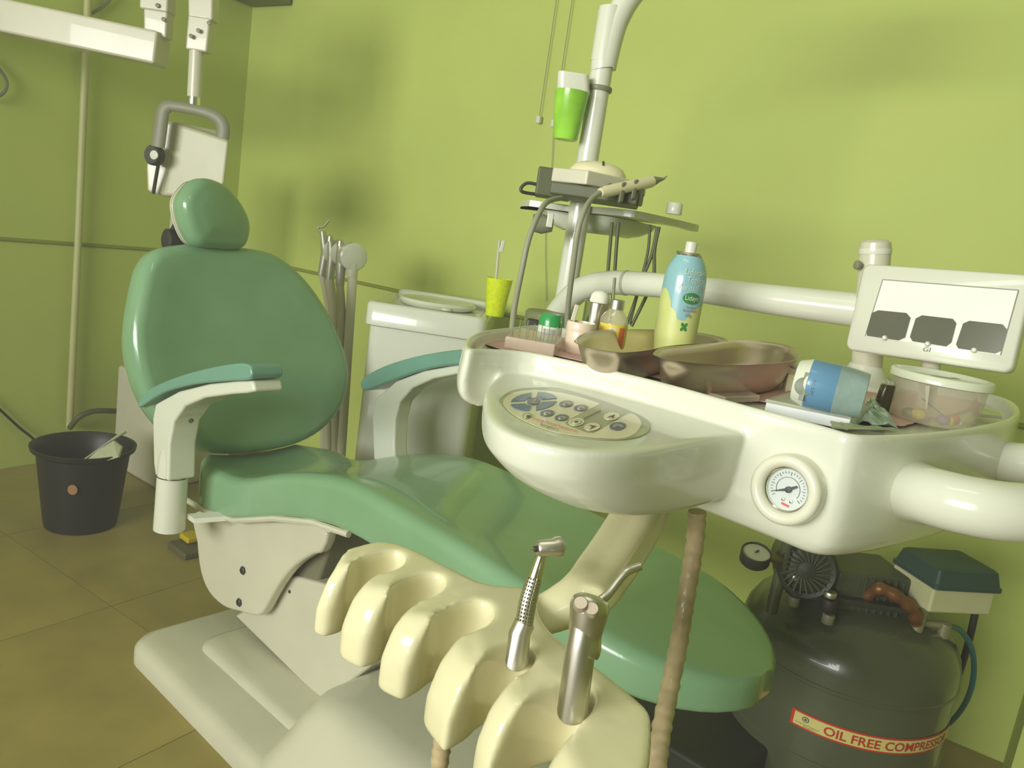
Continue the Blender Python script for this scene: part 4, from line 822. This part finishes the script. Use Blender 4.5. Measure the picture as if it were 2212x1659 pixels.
S0 = C7(1560, 1275, .862)+V((0, .01, 0)); ys = S0.y
sP = lambda x, y, k=0: PY(x, y, ys+.01*k)
mesh('handle', tube([C7(1535, 1290, .79)+V((0, .012, 0)), S0, sP(1254, 1400, .5), sP(1262, 1352, .8)], [.0098, .0098, .0095, .009], 24), steel, h2)
hb2 = [sP(1259, 1412, .6), sP(1262, 1400, .7), sP(1264, 1370, .9), sP(1270, 1335, 1.0), sP(1274, 1310, 1.1), sP(1277, 1294, 1.2), sP(1279, 1286, 1.3)]
mesh('head', tube(smooth_open(hb2, 3), [.0100, .0108, .0105, .0118, .0128, .0112, .006], 28), steel, h2)
bn2 = (E0-hb2[4]).normalized()
for x, y in ((1254, 1308), (1277, 1320)): mesh('button', lathe([(.0048, 0), (.0048, .003), (.0040, .004), (.0001, .004)], sP(x, y, 1.0)+bn2*.0105, (bn2+UP*.7).normalized(), 20), mat('button_metal', (190, 178, 160), .3, .6), h2)
mesh('nozzle', tube(smooth_open([sP(1286, 1305, 1.4), sP(1312, 1285, 1.8), sP(1338, 1252, 2.2), sP(1352, 1237, 2.4), sP(1364, 1230, 2.6), sP(1384, 1223, 2.8)], 4), [.0034, .0030, .0028, .0028, .0028, .0028], 12), steel, h2)
# hoses
def hosew(lab, pts, r_, m=beige, name='coiled_hose'):
    sp_ = smooth_open([PY(x, y, yy) for x, y, yy in pts], 8); n = len(sp_)
    rr = [r_*(1+.09*sin(i*2.4)) for i in range(n)]
    return tag(mesh(name, tube(sp_, rr, 14), m, None), lab, 'hose')
hosew('long brownish plastic wrapped hose hanging from under the tray at right of the holder', [(1506, 1105, .84), (1500, 1180, .84), (1484, 1280, .83), (1468, 1380, .81), (1448, 1480, .78), (1430, 1570, .74), (1418, 1660, .70), (1405, 1760, .66)], .0102)
hosew('brown wrapped hose coming down below the middle finger of the holder', [(968, 1500, .60), (964, 1545, .60), (956, 1600, .60), (948, 1665, .60), (942, 1760, .60)], .0078)
hosew('pale hose hanging from the syringe slot below the holder', [(1180, 1560, .56), (1120, 1600, .56), (1070, 1640, .56), (1060, 1700, .56), (1058, 1800, .56)], .006, hose, 'plain_hose')
# ------------------------------------------------------------------ air compressor
yc = 1.60; kp = PY(1812, 1450, yc); KC = V((kp.x, yc, 0)); rT = .222
cmp_ = thing('air_compressor', 'dark grey oil free air compressor tank with motor on top in the right corner', 'compressor', KC)
tank = mat('tank_grey_paint', (80, 86, 62), .28, var=.06, coat=.3)
mesh('tank', lathe([(.0001, .07), (.12, .075), (.18, .095), (.212, .13), (rT, .17), (rT, .214), (rT+.0025, .216), (rT+.0025, .222), (rT, .224), (rT, .372), (rT+.0025, .374), (rT+.0025, .380), (rT, .382), (rT, .405), (.216, .43), (.200, .458), (.17, .485), (.12, .507), (.06, .520), (.0001, .524)], KC, UP, 72), tank, cmp_, ang=40)
for k in range(3):
    a = radians(30+120*k); c = KC+V((.16*cos(a), .16*sin(a), 0)); mesh('leg', join(tube([c+UP*.02, c+UP*.12], .014, 12), lathe([(.02, 0), (.022, .02), (.016, .025)], c, UP, 16)), black, cmp_)
toc = (V((0, 0, 0))-KC); a0 = math.degrees(math.atan2(toc.y, toc.x))
def KT(a, z, d=.001): return KC+V(((rT+d)*cos(radians(a)), (rT+d)*sin(radians(a)), z))
# label: find angle of a pixel on the tank
def kang(px, py):
    d = ray(px, py); o = E0-KC; A = d.x*d.x+d.y*d.y; B = 2*(o.x*d.x+o.y*d.y); Cc = o.x*o.x+o.y*o.y-rT*rT
    t = (-B-math.sqrt(max(0, B*B-4*A*Cc)))/(2*A); p = E0+d*t-KC; return math.degrees(math.atan2(p.y, p.x)), p.z
aL, zL1 = kang(1712, 1532); _, zL0 = kang(1706, 1563)
aM, zM1 = kang(1880, 1581); _, zM0 = kang(1880, 1619)
aT0, _ = kang(1781, 1570); aT1, _ = kang(1925, 1610)
z1, z0 = (zL1+zM1)/2, (zL0+zM0)/2
aR = aL+116
lb = mesh('label_border', ([KT(aL+(aR-aL)*k/40, z) for k in range(41) for z in (z0, z1)], [[2*k, 2*k+2, 2*k+3, 2*k+1] for k in range(40)]), mat('label_red', (190, 52, 34), .5), cmp_)
bw = (z1-z0)*.11
mesh('label_field', ([KT(aL+1.6+(aR-aL-3.2)*k/40, z, .0016) for k in range(41) for z in (z0+bw, z1-bw)], [[2*k, 2*k+2, 2*k+3, 2*k+1] for k in range(40)]), mat('label_cream', (206, 196, 120), .5), lb)
hgt = (z1-z0)
rd2 = mat('label_print_red', (176, 56, 30), .5)
pdeg = (aT1-aT0)
text('OIL FREE COMPRESSOR', lambda a, b: KT(aT0+a, z0+hgt*.24+b/.7*hgt*.52, .0022), 1, rd2, lb, width=pdeg*2.25, bold=.02)
text('Prestige Dental Equipments', lambda a, b: KT(aL+3+a, z0+hgt*.27+b/.7*hgt*.07, .0022), 1, ink, lb, width=(aT0-aL)-5)
text('Bengaluru', lambda a, b: KT(aL+7+a, z0+hgt*.16+b/.7*hgt*.07, .0022), 1, ink, lb, width=6)
ec = (aL+ (aT0-aL)*.45, z0+hgt*.62)
for rr3, mm, d in ((.2, ink, .0022), (.14, MATS['label_cream'], .0025), (.09, ink, .0028)):
    mesh('emblem', ([KT(ec[0]+hgt*rr3*cos(t)/rT*57.3, ec[1]+hgt*rr3*.9*sin(t), d) for t in [2*pi*k/20 for k in range(20)]], [list(range(20))]), mm, lb, smooth=False)
# motor and fittings
motm = mat('motor_dark', (74, 80, 58), .45, var=.1)
mc = PY(1742, 1232, 1.48); mx = V((.93, .34, 0)).normalized(); gf_ = V((-.25, -.95, .1)).normalized()
mesh('motor_body', lathe([(.05, 0), (.062, .01), (.062, .10), (.055, .11)], mc-gf_*.008, -gf_, 40), motm, cmp_)
gr = mesh('fan_grille', lathe([(.050, -.004), (.056, .0), (.054, .006), (.046, .004)], mc, gf_, 40, c0=False, c1=False), dark, cmp_)
gxx = UP.cross(gf_).normalized(); gyy = gf_.cross(gxx)
for k in range(22):
    a = 2*pi*k/22; d1_, d2_ = gxx*cos(a)+gyy*sin(a), gxx*cos(a+.35)+gyy*sin(a+.35)
    mesh('grille_fin', tube([mc+d1_*.016+gf_*.003, mc+d2_*.048+gf_*.006], .0018, 5), motm, gr)
mesh('grille_hub', lathe([(.018, 0), (.017, .006), (.0001, .009)], mc, gf_, 24), dark, gr)
c = PY(1850, 1255, 1.56)
mesh('motor_housing', box(c, (.16, .13, .085), (1, .1, 0), (-.1, 1, 0)), motm, cmp_, bevel=.01)
mesh('cooling_ribs', join(*[box(c+V((-.06+.015*k, -.066, 0)), (.005, .006, .075)) for k in range(9)]), motm, cmp_, smooth=False)
c = PY(1800, 1330, 1.54); mesh('motor_base', box(V((c.x, c.y, .535)), (.24, .14, .012)), dark, cmp_, bevel=.003)
def stub(name, px, py, y, r_, h_, m, par=cmp_):
    p = PY(px, py, y); return mesh(name, lathe([(r_*.9, -h_/2), (r_, -h_/2+.002), (r_, h_/2-.002), (r_*.9, h_/2)], p, UP, 20), m, par)
for x, y, yy in ((1716, 1268, 1.5), (1791, 1306, 1.46)):
    m_ = stub('rubber_foot', x, y, yy, .0165, .026, black); stub('foot_stud', x+2, y-22, yy, .013, .012, steel); stub('foot_nut', x-2, y+30, yy, .012, .02, grey)
# gauge on its pipe
p0, p1 = PY(1700, 1180, 1.5), PY(1672, 1292, 1.5)
mesh('riser_pipe', tube([V((p1.x, p1.y, p1.z-.03)), p1, p0, p0+UP*.05], .0125, 16), MATS['tank_grey_paint'], cmp_)
gcn = PY(1634, 1192, 1.46); gax = V((-.1, -.35, .93)).normalized()
pg = mesh('pressure_gauge', lathe([(.026, -.026), (.029, -.022), (.029, .0), (.027, .001), (.0265, -.003)], gcn, gax, 36, c1=False), dark, cmp_)
mesh('gauge_dial', lathe([(.0267, -.004), (.0001, -.0035)], gcn, gax, 32, c0=False), mat('dial_grey', (170, 172, 140), .4), pg)
mesh('dial_needle', tube([gcn+gax*.0+V((.006, .008, 0)), gcn+V((-.004, -.006, .001))], .0018, 6), dark, pg)
mesh('gauge_stem', tube([gcn-gax*.013+V((.02, .01, 0)), PY(1664, 1203, 1.48), PY(1692, 1210, 1.5)], [.008, .010, .008], 12), mat('dull_brass', (140, 128, 82), .4, .6), cmp_)
# pressure switch
c = PY(2032, 1272, 1.52); bX, bY = V((.97, .22, 0)).normalized(), V((-.22, .97, 0)).normalized()
swm = mat('switch_cover_blue_grey', (52, 76, 68), .5)
mesh('switch_box', box(c, (.145, .12, .05), bX, bY), mat('switch_beige', (196, 196, 152), .5), cmp_, bevel=.006)
mesh('switch_cover', loft([rrect(c+UP*zq+bX*.004, bX, bY, w, d, .008, 4) for zq, w, d in ((.026, .156, .132), (.034, .156, .132), (.036, .15, .126), (.062, .14, .112), (.066, .13, .10))]), swm, cmp_, ang=40)
mesh('switch_pipe', tube([PY(1992, 1318, 1.50), PY(1966, 1398, 1.47)], .0125, 16), mat('old_steel', (150, 148, 110), .4, .4), cmp_)
mesh('pipe_nut', lathe([(.018, -.012), (.019, 0), (.018, .01)], PY(1962, 1406, 1.47), UP, 6), MATS['old_steel'], cmp_)
cp_ = smooth_open([PY(1870, 1290, 1.50), PY(1900, 1272, 1.48), PY(1940, 1290, 1.47), PY(1972, 1318, 1.47), PY(1978, 1345, 1.48)], 6)
mesh('copper_elbow', tube(cp_, [.013*(1+.14*sin(i*1.3)) for i in range(len(cp_))], 12), mat('dull_copper', (128, 88, 48), .4, .5), cmp_)
mesh('relief_valve', join(tube([PY(1990, 1345, 1.5), PY(2050, 1352, 1.5)], .008, 10), lathe([(.012, 0), (.012, .03)], PY(2035, 1375, 1.5), UP, 12)), MATS['old_steel'], cmp_)
tag(mesh('mains_flex', tube(smooth_open([PY(2108, 1255, 1.55), PY(2110, 1300, 1.55), PY(2094, 1380, 1.56), PY(2072, 1455, 1.66), PY(2050, 1515, 1.74), PY(2030, 1570, 1.80), PY(2000, 1640, 1.87)], 5), .0072, 10), black, None), 'thick black cord dropping from the switch box beside the compressor', 'cord')
tag(mesh('air_hose', tube(smooth_open([PY(2050, 1352, 1.5), PY(2075, 1362, 1.52), PY(2097, 1395, 1.54), PY(2104, 1440, 1.56), PY(2097, 1490, 1.58), PY(2075, 1535, 1.66), PY(2040, 1572, 1.74), PY(2000, 1600, 1.84)], 5), .0058, 10), mat('blue_hose', (36, 100, 96), .4), None), 'blue green air hose arching down at the right of the compressor', 'hose')
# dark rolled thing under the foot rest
tag(mesh('floor_box', box(PZ(1500, 1640, .1), (.28, .3, .2), eS, mT), mat('black_box', (40, 42, 30), .6), None, bevel=.01), 'black box on the floor under the foot end of the chair', 'box')
